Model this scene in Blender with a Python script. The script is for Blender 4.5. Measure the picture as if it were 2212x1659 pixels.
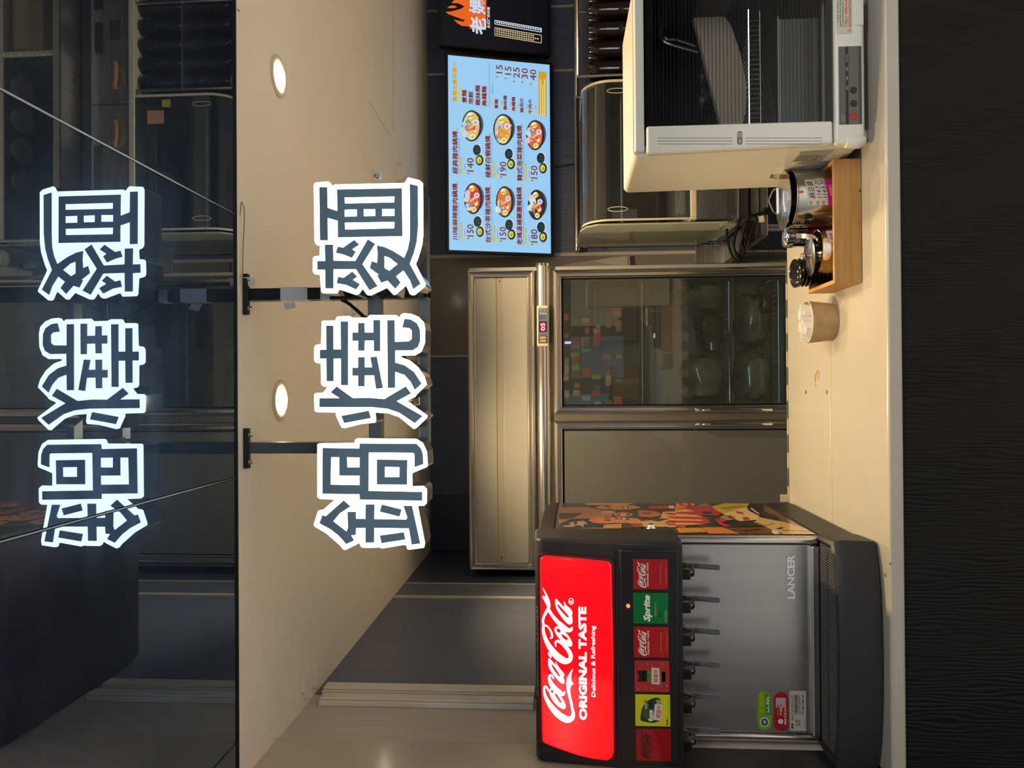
import bpy, bmesh, math, random
import numpy as np
from mathutils import Vector, Matrix
for _o in list(bpy.data.objects):
    bpy.data.objects.remove(_o, do_unlink=True)
SC = bpy.context.scene
COL = SC.collection
random.seed(7)
PI = math.pi

# ------------------------------------------------------------------ camera (photo is a portrait shot lying on its side)
FPX, W_IMG, H_IMG = 1660.0, 2212, 1659
CAM = Vector((0, 0, 1.69))
_yaw, _pit, _rol = math.radians(.38), math.radians(3.69), math.radians(.42)
CF = Vector((math.sin(_yaw)*math.cos(_pit), math.cos(_yaw)*math.cos(_pit), math.sin(_pit)))
_r0 = Vector((math.cos(_yaw), -math.sin(_yaw), 0)); _u0 = _r0.cross(CF)
CR = _r0*math.cos(_rol) - _u0*math.sin(_rol)
CU = _r0*math.sin(_rol) + _u0*math.cos(_rol)
cam_data = bpy.data.cameras.new('camera'); cam = bpy.data.objects.new('camera', cam_data); COL.objects.link(cam)
cam_data.sensor_fit = 'HORIZONTAL'; cam_data.sensor_width = 36; cam_data.lens = 36*FPX/W_IMG
cam_data.clip_start = .05; cam_data.clip_end = 60
_ax, _ay, _az = -CU, CR, -CF
cam.matrix_world = Matrix(((_ax.x, _ay.x, _az.x, CAM.x), (_ax.y, _ay.y, _az.y, CAM.y), (_ax.z, _ay.z, _az.z, CAM.z), (0, 0, 0, 1)))
SC.camera = cam

# ------------------------------------------------------------------ world, big lights, exposure
world = bpy.data.worlds.new('world'); SC.world = world; world.use_nodes = True
world.node_tree.nodes['Background'].inputs[0].default_value = (.75, .85, 1, 1)
world.node_tree.nodes['Background'].inputs[1].default_value = .06
WARM = (1.0, .70, .36)
def area_light(name, loc, size, power, color, rot=(0, 0, 0), size_y=None):
    d = bpy.data.lights.new(name, 'AREA'); d.energy = power; d.color = color; d.size = size
    if size_y: d.shape = 'RECTANGLE'; d.size_y = size_y
    o = bpy.data.objects.new(name, d); COL.objects.link(o); o.location = loc; o.rotation_euler = rot
    return o
# unseen court ceiling lamps, placed and boosted as fill from the customers' side
area_light('court_fill_light', (1.7, -.9, 3.15), 2.4, 84, (1, .91, .80), size_y=.6)
area_light('court_fill_light', (.2, -3.6, 3.15), 3.2, 84, (.95, .97, 1), size_y=.6)
SC.view_settings.view_transform = 'Standard'
SC.view_settings.look = 'None'
SC.view_settings.gamma = 1
SC.view_settings.use_curve_mapping = False
SC.view_settings.exposure = 0.38

# ------------------------------------------------------------------ pixel -> world
def ray(X, Y):
    return CF*FPX + CR*(H_IMG - Y - 829.5) - CU*(X - 1106)
def on_y(X, Y, y):
    d = ray(X, Y); return CAM + d*(y/d.y)
def on_x(X, Y, x):
    d = ray(X, Y); return CAM + d*(x/d.x)
def on_z(X, Y, z):
    d = ray(X, Y); return CAM + d*((z - CAM.z)/d.z)
class Plane:
    """flat surface: origin, e1 (reading direction), e2 (up on the sheet), normal towards the viewer"""
    def __init__(s, o, e1, e2):
        s.o = Vector(o); s.e1 = Vector(e1).normalized(); s.e2 = Vector(e2).normalized(); s.n = s.e1.cross(s.e2).normalized()
    def hit(s, X, Y):
        d = ray(X, Y); t = (s.o - CAM).dot(s.n)/d.dot(s.n); return CAM + d*t
    def uv(s, X, Y):
        p = s.hit(X, Y) - s.o; return (p.dot(s.e1), p.dot(s.e2))
    def pt(s, u, v, lift=0):
        return s.o + s.e1*u + s.e2*v + s.n*lift
    def px(s, X, Y):
        return (s.hit(X, Y-1) - s.hit(X, Y+1)).length/2

# ------------------------------------------------------------------ materials
def srgb(r, g, b):
    f = lambda c: (c/255/12.92) if c/255 <= .04045 else ((c/255+.055)/1.055)**2.4
    return (f(r), f(g), f(b))
MATS = {}
def mat(name, col=(.5, .5, .5), rough=.5, metal=0, emit=None, estr=0, spec=.5, trans=0, ior=1.45, coat=0, alpha=1, noise=None, bump=None, aniso=0):
    if name in MATS: return MATS[name]
    m = bpy.data.materials.new(name); m.use_nodes = True; nt = m.node_tree; b = nt.nodes['Principled BSDF']
    b.inputs['Base Color'].default_value = (*col, 1); b.inputs['Roughness'].default_value = rough
    b.inputs['Metallic'].default_value = metal; b.inputs['Specular IOR Level'].default_value = spec
    b.inputs['IOR'].default_value = ior; b.inputs['Transmission Weight'].default_value = trans
    b.inputs['Coat Weight'].default_value = coat; b.inputs['Coat Roughness'].default_value = .06; b.inputs['Alpha'].default_value = alpha
    if emit:
        b.inputs['Emission Color'].default_value = (*emit, 1); b.inputs['Emission Strength'].default_value = estr
    if noise or bump:
        tc = nt.nodes.new('ShaderNodeTexCoord'); mp = nt.nodes.new('ShaderNodeMapping'); nz = nt.nodes.new('ShaderNodeTexNoise')
        nt.links.new(tc.outputs['Object'], mp.inputs[0]); nt.links.new(mp.outputs[0], nz.inputs[0])
        nz.inputs['Detail'].default_value = 4
        sc = (noise or bump)['scale']; mp.inputs['Scale'].default_value = sc if isinstance(sc, tuple) else (sc, sc, sc)
        nz.inputs['Scale'].default_value = 1
        if noise:
            mx = nt.nodes.new('ShaderNodeValToRGB'); lo, hi = noise['cols']
            mx.color_ramp.elements[0].position = noise.get('p0', .3); mx.color_ramp.elements[1].position = noise.get('p1', .7)
            mx.color_ramp.elements[0].color = (*lo, 1); mx.color_ramp.elements[1].color = (*hi, 1)
            nt.links.new(nz.outputs['Fac'], mx.inputs[0]); nt.links.new(mx.outputs[0], b.inputs['Base Color'])
            if 'rough' in noise:
                mr = nt.nodes.new('ShaderNodeMapRange'); mr.inputs[3].default_value, mr.inputs[4].default_value = noise['rough']
                nt.links.new(nz.outputs['Fac'], mr.inputs[0]); nt.links.new(mr.outputs[0], b.inputs['Roughness'])
        if bump or (noise and 'bump' in noise):
            bp = nt.nodes.new('ShaderNodeBump'); bp.inputs['Strength'].default_value = (bump or {}).get('strength', (noise or {}).get('bump', .1))
            bp.inputs['Distance'].default_value = .002
            nt.links.new(nz.outputs['Fac'], bp.inputs['Height']); nt.links.new(bp.outputs[0], b.inputs['Normal'])
    MATS[name] = m; return m
def glass_mat(name, tint=(.9, .95, .93), rough=.0, ior=1.5, film=0.0, filmcol=(.5, .5, .5)):
    """thin sheet glass: fresnel mirror over a clear (tinted) sheet, with an optional dusty film"""
    if name in MATS: return MATS[name]
    m = bpy.data.materials.new(name); m.use_nodes = True; nt = m.node_tree; nt.nodes.clear()
    out = nt.nodes.new('ShaderNodeOutputMaterial'); tr = nt.nodes.new('ShaderNodeBsdfTransparent'); gl = nt.nodes.new('ShaderNodeBsdfGlossy')
    fr = nt.nodes.new('ShaderNodeFresnel'); mx = nt.nodes.new('ShaderNodeMixShader')
    tr.inputs[0].default_value = (*tint, 1); gl.inputs[0].default_value = (1, 1, 1, 1); gl.inputs['Roughness'].default_value = rough; fr.inputs[0].default_value = ior
    nt.links.new(fr.outputs[0], mx.inputs[0]); nt.links.new(tr.outputs[0], mx.inputs[1]); nt.links.new(gl.outputs[0], mx.inputs[2])
    last = mx
    if film:
        df = nt.nodes.new('ShaderNodeBsdfDiffuse'); df.inputs[0].default_value = (*filmcol, 1); m2 = nt.nodes.new('ShaderNodeMixShader')
        m2.inputs[0].default_value = film; nt.links.new(mx.outputs[0], m2.inputs[1]); nt.links.new(df.outputs[0], m2.inputs[2]); last = m2
    nt.links.new(last.outputs[0], out.inputs[0]); MATS[name] = m; return m
def art_mat(name, estr=0, rough=.35):
    """printed (or, with estr, backlit) artwork: colour from the mesh's colour attribute"""
    if name in MATS: return MATS[name]
    m = bpy.data.materials.new(name); m.use_nodes = True; nt = m.node_tree; b = nt.nodes['Principled BSDF']
    a = nt.nodes.new('ShaderNodeAttribute'); a.attribute_name = 'Ink'
    nt.links.new(a.outputs['Color'], b.inputs['Base Color']); b.inputs['Roughness'].default_value = rough
    if estr:
        nt.links.new(a.outputs['Color'], b.inputs['Emission Color']); b.inputs['Emission Strength'].default_value = estr
        b.inputs['Base Color'].default_value = (0, 0, 0, 1)
        nt.links.remove(b.inputs['Base Color'].links[0])
    MATS[name] = m; return m

STEEL = mat('brushed_steel', (.62, .60, .57), .24, 1, noise=dict(scale=(3, 3, 160), cols=((.56, .55, .53), (.63, .62, .60)), rough=(.22, .32)))
STEELH = mat('brushed_steel_across', (.6, .6, .6), .28, 1, noise=dict(scale=(160, 3, 3), cols=((.55, .55, .55), (.61, .61, .61)), rough=(.24, .34)))
CHROME = mat('chrome', (.78, .77, .75), .08, 1)
SATIN = mat('satin_aluminium', (.66, .64, .60), .22, 1)
BLACKPL = mat('black_plastic', (.012, .013, .016), .38)
DARKPL = mat('charcoal_plastic', (.045, .045, .047), .42, spec=.22, noise=dict(scale=900, cols=((.024, .025, .028), (.032, .033, .036)), bump=.08))
WHITEPL = mat('white_plastic', (.78, .78, .74), .35)
RUBBER = mat('black_rubber', (.008, .008, .009), .55, spec=.12)
CREAM = mat('cream_enamel', (.36, .365, .345), .4)
PRINT = art_mat('print_ink')
PRINTG = art_mat('print_ink_gloss', rough=.14)
SCREENM = art_mat('screen_glow', estr=.80)

# ------------------------------------------------------------------ mesh builder
class MB:
    def __init__(s): s.v = []; s.f = []; s.c = []
    def add(s, vs, fs, col=None):
        n = len(s.v); s.v += [tuple(p) for p in vs]; s.f += [tuple(i+n for i in f) for f in fs]; s.c += [col]*len(fs); return s
    def box(s, x0, x1, y0, y1, z0, z1, col=None):
        vs = [(x, y, z) for z in (z0, z1) for y in (y0, y1) for x in (x0, x1)]
        return s.add(vs, [(0, 2, 3, 1), (4, 5, 7, 6), (0, 1, 5, 4), (2, 6, 7, 3), (0, 4, 6, 2), (1, 3, 7, 5)], col)
    def obox(s, o, a, b, c):
        """box from corner o with edge vectors a, b, c"""
        o, a, b, c = map(Vector, (o, a, b, c))
        vs = [o, o+a, o+b, o+a+b, o+c, o+a+c, o+b+c, o+a+b+c]
        return s.add(vs, [(0, 2, 3, 1), (4, 5, 7, 6), (0, 1, 5, 4), (2, 6, 7, 3), (0, 4, 6, 2), (1, 3, 7, 5)])
    def prism(s, pts, d, col=None):
        """planar polygon pts (3D) pushed along d"""
        pts = [Vector(p) for p in pts]; d = Vector(d); n = len(pts)
        return s.add(pts + [p+d for p in pts], [tuple(range(n)), tuple(range(2*n-1, n-1, -1))] + [(i, i+n, (i+1) % n+n, (i+1) % n) for i in range(n)], col)
    def poly(s, pts, col=None):
        return s.add(pts, [tuple(range(len(pts)))], col)
    def lathe(s, prof, c=(0, 0, 0), n=32, ax=(0, 0, 1), close=True):
        """prof: (r, h) list; axis ax from c"""
        c = Vector(c); ax = Vector(ax).normalized(); e1 = ax.orthogonal().normalized(); e2 = ax.cross(e1)
        vs = []; fs = []
        for r, h in prof:
            for k in range(n):
                a = 2*PI*k/n; vs.append(c + ax*h + (e1*math.cos(a) + e2*math.sin(a))*r)
        for i in range(len(prof)-1):
            for k in range(n):
                fs.append((i*n+k, i*n+(k+1) % n, (i+1)*n+(k+1) % n, (i+1)*n+k))
        if close:
            fs.append(tuple(range(n-1, -1, -1))); fs.append(tuple((len(prof)-1)*n+k for k in range(n)))
        return s.add(vs, fs)
    def tube(s, path, r, n=8, caps=True, closed=False):
        path = [Vector(p) for p in path]; m = len(path); vs = []; fs = []; prev = None
        rr = r if isinstance(r, (list, tuple)) else [r]*m
        for i, p in enumerate(path):
            if closed: t = path[(i+1) % m] - path[i-1]
            else: t = (path[min(i+1, m-1)] - path[max(i-1, 0)])
            t.normalize()
            if prev is None: e1 = t.orthogonal().normalized()
            else:
                e1 = prev - t*prev.dot(t)
                e1 = e1.normalized() if e1.length > 1e-6 else t.orthogonal().normalized()
            prev = e1; e2 = t.cross(e1)
            for k in range(n):
                a = 2*PI*k/n; vs.append(p + (e1*math.cos(a) + e2*math.sin(a))*rr[i])
        for i in range(m if closed else m-1):
            j = (i+1) % m
            for k in range(n): fs.append((i*n+k, i*n+(k+1) % n, j*n+(k+1) % n, j*n+k))
        if caps and not closed:
            fs.append(tuple(range(n-1, -1, -1))); fs.append(tuple((m-1)*n+k for k in range(n)))
        return s.add(vs, fs)
    def rings(s, loops, close=True):
        """loft equal-length closed loops of points"""
        n = len(loops[0]); vs = [p for l in loops for p in l]; fs = []
        for i in range(len(loops)-1):
            for k in range(n): fs.append((i*n+k, i*n+(k+1) % n, (i+1)*n+(k+1) % n, (i+1)*n+k))
        if close: fs.append(tuple(range(n-1, -1, -1))); fs.append(tuple((len(loops)-1)*n+k for k in range(n)))
        return s.add(vs, fs)
    def build(s, name, m, parent=None, smooth=False, bevel=0, seg=2, label=None, cat=None, group=None, kind=None, recalc=True):
        me = bpy.data.meshes.new(name)
        V = [Vector(p) for p in s.v]
        if parent is not None: org = Vector(parent.get('_org', (0, 0, 0)))
        else:
            xs, ys, zs = zip(*[(p.x, p.y, p.z) for p in V]); org = Vector(((min(xs)+max(xs))/2, (min(ys)+max(ys))/2, min(zs)))
        me.from_pydata([p-org for p in V], [], s.f)
        if any(c is not None for c in s.c):
            at = me.attributes.new('Ink', 'FLOAT_COLOR', 'FACE')
            at.data.foreach_set('color', [x for c in s.c for x in ((*c, 1) if c else (1, 1, 1, 1))])
        if recalc:
            bm = bmesh.new(); bm.from_mesh(me); bmesh.ops.recalc_face_normals(bm, faces=bm.faces); bm.to_mesh(me); bm.free()
        if smooth:
            me.polygons.foreach_set('use_smooth', [True]*len(me.polygons))
            me.set_sharp_from_angle(angle=math.radians(40))
        me.materials.append(m)
        o = bpy.data.objects.new(name, me); COL.objects.link(o)
        if parent is not None: o.parent = parent
        else: o.location = org
        o['_org'] = tuple(org)
        if bevel:
            bv = o.modifiers.new('edge', 'BEVEL'); bv.width = bevel; bv.segments = seg; bv.limit_method = 'ANGLE'; bv.angle_limit = math.radians(35)
            if seg > 2:
                me.polygons.foreach_set('use_smooth', [True]*len(me.polygons)); bv.harden_normals = False
                me.set_sharp_from_angle(angle=math.radians(50))
        for k, v in (('label', label), ('category', cat), ('group', group), ('kind', kind)):
            if v: o[k] = v
        return o
def thing(name, loc, label, cat, group=None, kind=None):
    o = bpy.data.objects.new(name, None); COL.objects.link(o); o.location = loc; o['_org'] = tuple(loc); o.empty_display_size = .05
    o['label'] = label; o['category'] = cat
    if group: o['group'] = group
    if kind: o['kind'] = kind
    return o
def copy_tree(o, loc, parent=None):
    c = o.copy(); COL.objects.link(c)
    if parent: c.parent = parent
    else: c.location = loc
    for ch in o.children: copy_tree(ch, None, c)
    return c
def catmull(pts, n=6, closed=False):
    out = []; m = len(pts)
    P = [np.array(p, float) for p in pts]
    rng = range(m if closed else m-1)
    for i in rng:
        p1, p2 = P[i], P[(i+1) % m]
        p0 = P[i-1] if (closed or i) else p1; p3 = P[(i+2) % m] if (closed or i+2 < m) else p2
        for k in range(n):
            t = k/n
            out.append(.5*(2*p1 + (p2-p0)*t + (2*p0-5*p1+4*p2-p3)*t*t + (3*p1-p0-3*p2+p3)*t**3))
    if not closed: out.append(P[-1])
    return [tuple(q) for q in out]
def ribbon(pts, n=6):
    """(x, y, halfwidth) stroke -> list of quads in 2D plus round ends"""
    c = [np.array(q) for q in catmull(pts, n)]; L = []; Rr = []
    for i, q in enumerate(c):
        t = c[min(i+1, len(c)-1)][:2] - c[max(i-1, 0)][:2]; t = t/(np.linalg.norm(t)+1e-9); nn = np.array((-t[1], t[0]))
        L.append(q[:2]+nn*max(q[2], .1)); Rr.append(q[:2]-nn*max(q[2], .1))
    return [(L[i], L[i+1], Rr[i+1], Rr[i]) for i in range(len(c)-1)]
def ell(cx, cy, a, b, n=24, rot=0):
    return [(cx + a*math.cos(t)*math.cos(rot) - b*math.sin(t)*math.sin(rot), cy + a*math.cos(t)*math.sin(rot) + b*math.sin(t)*math.cos(rot)) for t in [2*PI*k/n for k in range(n)]]
_TXT = {}
def text_shape(body, bold=0, shear=0, res=2):
    key = (body, bold, shear)
    if key in _TXT: return _TXT[key]
    c = bpy.data.curves.new('lettering', 'FONT'); c.body = body; c.size = 1; c.resolution_u = res; c.offset = bold; c.shear = shear
    o = bpy.data.objects.new('lettering', c); COL.objects.link(o); bpy.context.view_layer.update()
    me = o.to_mesh(); vs = [(v.co.x, v.co.y) for v in me.vertices]; fs = [tuple(p.vertices) for p in me.polygons]; o.to_mesh_clear()
    bpy.data.objects.remove(o); bpy.data.curves.remove(c)
    _TXT[key] = (vs, fs); return vs, fs
def put_text(mb, body, pl, u, v, w, h, col=None, lift=.0006, bold=.0, shear=0, rot=0):
    """fit the lettering's bounding box to w x h (metres) with its lower-left corner at (u, v) on plane pl; h or w may be None"""
    vs, fs = text_shape(body, bold, shear)
    if not vs: return
    x0, x1 = min(p[0] for p in vs), max(p[0] for p in vs); y0, y1 = min(p[1] for p in vs), max(p[1] for p in vs)
    sx = (w/(x1-x0)) if w else None; sy = (h/(y1-y0)) if h else None
    sx = sx or sy; sy = sy or sx
    P = []
    ca, sa = math.cos(rot), math.sin(rot)
    for a, b in vs:
        du, dv = (a-x0)*sx, (b-y0)*sy
        P.append(pl.pt(u + du*ca - dv*sa, v + du*sa + dv*ca, lift))
    mb.add(P, fs, col)
def px_text(mb, body, pl, X, Y0, Y1, h, col=None, lift=.0006, bold=0, shear=0, fat=0):
    """lettering from image row Y0 (start) to Y1 (end), baseline at image column X, height h image pixels"""
    u0, v0 = pl.uv(X, Y0); u1, _ = pl.uv(X, Y1); _, v1 = pl.uv(X-h, Y0)
    k = (u1-u0)/max(1e-6, abs(Y0-Y1))*fat
    for du, dv in (((-k, 0), (k, 0), (0, k), (0, -k)) if fat else ((0, 0),)): put_text(mb, body, pl, u0+du, v0+dv, u1-u0, v1-v0, col, lift, bold, shear)
def px_poly(mb, pl, pts, col, lift=.0004):
    mb.poly([pl.pt(*pl.uv(X, Y), lift) for X, Y in pts], col)

def smallprint(mb, pl, u, v, w, h, n, col, lift=.001):
    """print too fine to read in the photo: a row of little ink marks"""
    step = w/n
    for k in range(n):
        x = u+k*step; t = h*random.uniform(.75, 1); g = step*random.uniform(.10, .25)
        for a, b, c, d in ((0, .28, 0, 1), (.28, 1, .72, 1), (.28, 1, .30, .52), (.70, 1, 0, .30)):
            if random.random() < .82: mb.poly([pl.pt(x+(step-g)*a, v+t*c, lift), pl.pt(x+(step-g)*b, v+t*c, lift), pl.pt(x+(step-g)*b, v+t*d, lift), pl.pt(x+(step-g)*a, v+t*d, lift)], col)
# ================================================================== THE SETTING
ZC, WL, WB, WR = 2.48, -.965, 4.57, 3.3
YM = 1.82                                   # back edge of the black-glass soffit
LAM = mat('dark_laminate', (.05, .05, .052), .38, noise=dict(scale=(260, 260, 5), cols=((.085, .110, .185), (.165, .195, .295)), bump=.25, rough=(.32, .5)))
LAM_LIT = mat('laminate_lit_tone', (.2, .18, .15), .35, noise=dict(scale=(260, 260, 5), cols=((.50, .455, .395), (.66, .61, .54)), bump=.25, rough=(.3, .45)))  # same laminate as LAM, paler to carry the stronger light near the front
BEIGEP = mat('grey_beige_panel', (.22, .215, .20), .15)
BEIGEG = mat('glossy_beige_panel', (.56, .50, .41), .16)
NAVYP = mat('smooth_dark_panel', (.055, .075, .13), .3)
STRIP = mat('pale_joint_strip', (.55, .52, .46), .35)
CEIL = mat('ceiling_paint', (.82, .77, .69), .6, noise=dict(scale=1.6, cols=((.87, .82, .745), (.90, .85, .775))))
FLOORM = mat('pale_floor_tile', (.55, .53, .49), .35, noise=dict(scale=6, cols=((.70, .68, .65), (.78, .76, .73))))

fl = MB().box(-6, 6, -7, 5, -.05, 0).build('floor', FLOORM, kind='structure', label='pale tiled floor of the kitchen and food court', cat='floor')
# ---- back wall
wb = MB().box(WL-.1, WR+.1, WB+.012, WB+.12, 0, ZC+.1).build('wall_back', NAVYP, kind='structure', label='dark panelled back wall of the kitchen', cat='wall')
xs = [(-.965, -.633, NAVYP), (-.633, .199, LAM), (.199, .796, BEIGEP), (.796, 1.891, LAM), (1.891, 2.273, LAM), (2.273, 3.3, LAM)]
for x0, x1, m in xs:
    yy = WB-.006 if m is BEIGEP else WB
    MB().box(x0+.003, x1-.003, yy, WB+.012, 0, ZC).build('panel', m, wb)
for x, w in ((.199, .006), (.796, .010), (1.891, .007), (2.273, .007)):
    MB().box(x-w, x+w, WB-.011, WB+.012, 0, ZC).build('joint_strip', STRIP, wb)
MB().box(-.635, -.630, WB-.004, WB+.012, 0, ZC).build('joint_strip', mat('dark_joint', (.09, .09, .09), .4), wb)
# ---- left wall
wl = MB().box(WL-.12, WL-.012, 1.35, WB+.1, 0, ZC+.1).build('wall_left', NAVYP, kind='structure', label='side wall of grey laminate panels behind the drink dispenser', cat='wall')
for y0, y1, m in ((2.083, 2.40, LAM_LIT), (2.40, 3.545, LAM), (3.545, 3.80, LAM), (3.80, WB, NAVYP)):
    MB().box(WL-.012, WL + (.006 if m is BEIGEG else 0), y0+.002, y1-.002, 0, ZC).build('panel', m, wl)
MB().box(WL-.012, WL+.006, 1.352, 2.081, 1.44, ZC).build('panel', BEIGEG, wl)
MB().box(WL-.012, WL+.006, 1.352, 2.081, 0, 1.438).build('panel', mat('black_wall_panel', (.008, .008, .009), .5), wl)
MB().box(WL-.012, WL+.005, 3.53, 3.56, 0, ZC).build('joint_strip', STRIP, wl)
MB().box(WL-.012, WL+.003, 3.796, 3.804, 0, ZC).build('joint_strip', STRIP, wl)
# ---- right wall (outside the picture, closes the room)
MB().box(WR, WR+.1, 1.35, WB+.1, 0, ZC+.1).build('wall_right', LAM, kind='structure', label='dark laminate end wall of the kitchen', cat='wall')
# ---- kitchen ceiling
ce = MB().box(WL-.1, WR+.1, YM+.004, WB+.12, ZC, ZC+.06).build('ceiling', CEIL, kind='structure', label='cream painted kitchen ceiling with downlights', cat='ceiling')
# faint plaster cracks, thin proud ridges of filler
crk = MB()
for a, b, r in (((797, 218), (840, 290), .0009), ((849, 0), (849, 285), .0006), ((512, 20), (517, 24), .002)):
    p, q = on_z(*a, ZC-.0004), on_z(*b, ZC-.0004)
    crk.tube([p, (p+q)/2, q], r, 6)
crk.build('ceiling_crack', mat('ceiling_filler', (.36, .31, .25), .7), ce)
# ---- soffit of black mirror glass over the customers
def mirror_mat():
    m = bpy.data.materials.new('black_mirror_glass'); m.use_nodes = True; nt = m.node_tree; nt.nodes.clear(); N = nt.nodes.new
    out = N('ShaderNodeOutputMaterial'); g1 = N('ShaderNodeBsdfGlossy'); g2 = N('ShaderNodeBsdfGlossy'); df = N('ShaderNodeBsdfDiffuse'); a1 = N('ShaderNodeAddShader'); a2 = N('ShaderNodeAddShader')
    tc = N('ShaderNodeTexCoord'); mp = N('ShaderNodeMapping'); nz = N('ShaderNodeTexNoise'); rp = N('ShaderNodeValToRGB')
    nt.links.new(tc.outputs['Object'], mp.inputs[0]); mp.inputs['Scale'].default_value = (3, 9, 1); mp.inputs['Rotation'].default_value = (0, 0, .6); nt.links.new(mp.outputs[0], nz.inputs[0]); nz.inputs['Scale'].default_value = 1.4; nz.inputs['Detail'].default_value = 5
    rp.color_ramp.elements[0].position = .42; rp.color_ramp.elements[0].color = (.010, .016, .028, 1); rp.color_ramp.elements[1].position = .75; rp.color_ramp.elements[1].color = (.030, .046, .075, 1)
    nt.links.new(nz.outputs['Fac'], rp.inputs[0]); nt.links.new(rp.outputs[0], g2.inputs[0])
    g1.inputs[0].default_value = (.20, .25, .34, 1); g1.inputs['Roughness'].default_value = .006; g2.inputs['Roughness'].default_value = .34
    df.inputs[0].default_value = (.006, .009, .016, 1)
    nt.links.new(g1.outputs[0], a1.inputs[0]); nt.links.new(g2.outputs[0], a1.inputs[1]); nt.links.new(a1.outputs[0], a2.inputs[0]); nt.links.new(df.outputs[0], a2.inputs[1]); nt.links.new(a2.outputs[0], out.inputs[0])
    return m
MIRROR = mirror_mat()
cf = MB().box(-2.6, 3.2, .25, YM, ZC+.008, ZC+.06).build('ceiling_front', mat('soffit_board', (.02, .02, .022), .5), kind='structure', label='soffit of black mirror glass panels above the sign', cat='ceiling')
for k in range(-3, 5):
    x0 = -.21+.64*k
    MB().box(x0+.0008, x0+.6392, .25, YM-.002, ZC, ZC+.008).build('glass_panel', MIRROR, cf, bevel=.0022, seg=1)
MB().box(-2.6, 3.2, YM-.002, YM+.003, ZC-.004, ZC+.03).build('edge_trim', mat('soffit_edge_trim', (.02, .02, .02), .3), cf)
EDGEG = mat('ground_glass_edge', (.45, .52, .55), .25)
for k, r in ((0, .0016), (1, .0022)):
    x = -.21+.64*k
    MB().tube([(x, .25, ZC-.0005), (x, YM-.3, ZC-.0005), (x, YM-.004, ZC-.0003)], [r, r*.8, r*.3], 6).build('panel_edge', EDGEG, cf)
# ---- far side of the food court (seen only as reflections in the glass)
wf = MB().box(-6, 6, -7.1, -7, 0, 3.4).build('wall_front', mat('court_wall', (.10, .085, .08), .5), kind='structure', label='far wall of the food court', cat='wall')
cc = MB().box(-6, 6, -7, .25, 3.3, 3.4).build('ceiling_court', mat('court_ceiling', (.16, .17, .18), .6), kind='structure', label='dim grey food court ceiling', cat='ceiling')
for i, (x0, x1, z0, z1, c, e) in enumerate(((-.6, .9, 1.9, 2.5, (.05, .09, .14), .5), (1.1, 2.0, 1.7, 2.6, (.55, .12, .07), .55), (1.2, 2.2, .6, 1.5, (.5, .45, .28), .35), (-1.2, -.1, .8, 1.6, (.10, .26, .34), .5), (.2, 1.0, .5, 1.5, (.16, .25, .32), .4), (2.3, 3.4, 1.0, 2.4, (.35, .30, .26), .5))):
    MB().box(x0, x1, -6.99, -6.9, z0, z1).build('lit_panel', mat('court_panel_%d' % i, c, .4, emit=c, estr=e), wf)
rw = random.Random(11)
for k in range(70):     # goods of the stall opposite, each glowing in place of shelf lighting
    c = rw.choice(((.55, .10, .07), (.5, .5, .42), (.30, .42, .10), (.55, .30, .12), (.12, .16, .22), (.5, .16, .16)))
    x, z = rw.uniform(-.5, 1.5), .55+.2*rw.randint(0, 5); w = rw.uniform(.05, .16)
    MB().box(x, x+w, -6.9, -6.8, z, z+rw.uniform(.07, .16)).build('shelf_goods', mat('goods_%d' % (int(c[0]*100)+int(c[1]*1000)), c, .4, emit=c, estr=.9), wf)
MB().box(.86, .90, -6.9, -6.86, 1.38, 1.62).build('blue_lamp', mat('blue_lamp', (.3, .4, 1), .4, emit=(.35, .45, 1), estr=14), wf)
for x, y in ((.9, -4.2), (-.5, -4.6)):
    t = thing('tube_light', (x, y, 3.2), 'slim white tube light under the food court ceiling', 'light', 'food court tube lights')
    MB().box(x-.62, x+.62, y-.03, y+.03, 3.26, 3.3).build('housing', WHITEPL, t)
    MB().tube([(x-.6, y, 3.24), (x+.6, y, 3.24)], .016, 10).build('tube', mat('tube_glow', (1, 1, 1), .4, emit=(.9, .96, 1), estr=14), t)

# ================================================================== COUNTER
YF, YB, ZT = 1.918, 2.742, .90
co = thing('service_counter', (.8, 2.3, 0), 'white topped service counter with a black ribbed front', 'counter')
CTOP = mat('white_solid_surface', (.66, .64, .60), .22, coat=.25, noise=dict(scale=5, cols=((.375, .36, .315), (.40, .385, .34))))
MB().box(WL+.008, 3.2, YF, 2.318, .864, ZT).build('top_slab', CTOP, co, bevel=.007, seg=4)
MB().box(WL+.008, 3.2, 2.3186, YB, .864, ZT).build('top_slab', CTOP, co, bevel=.002, seg=2)
MB().box(WL+.008, 3.2, 1.97, YB-.03, .02, .864).build('carcass', NAVYP, co)
# ribbed front: every wavy rib is real relief
nx, nz = 1700, 30
gx = np.linspace(WL+.008, 1.35, nx); gz = np.linspace(.40, .863, nz)
GX, GZ = np.meshgrid(gx, gz)
ph = GX/.0105*2*PI + 2.6*np.sin(GX*31+GZ*13) + 2.1*np.sin(GX*57-GZ*19+1.3) + 1.5*np.sin(GX*103+GZ*31+.7) + .9*np.sin(GX*171-GZ*43)
hh = .0021*(np.abs(np.sin(ph/2))**.8)*(1+.45*np.sin(GX*23+GZ*9))
yy = 1.9415 - hh
rv = np.stack([GX, yy, GZ], -1).reshape(-1, 3)
idx = np.arange(nx*nz).reshape(nz, nx)
rf = np.stack([idx[:-1, :-1], idx[:-1, 1:], idx[1:, 1:], idx[1:, :-1]], -1).reshape(-1, 4)
me = bpy.data.meshes.new('ribbed_front'); me.from_pydata((rv-np.array(co['_org'])).tolist(), [], rf.tolist())
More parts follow.
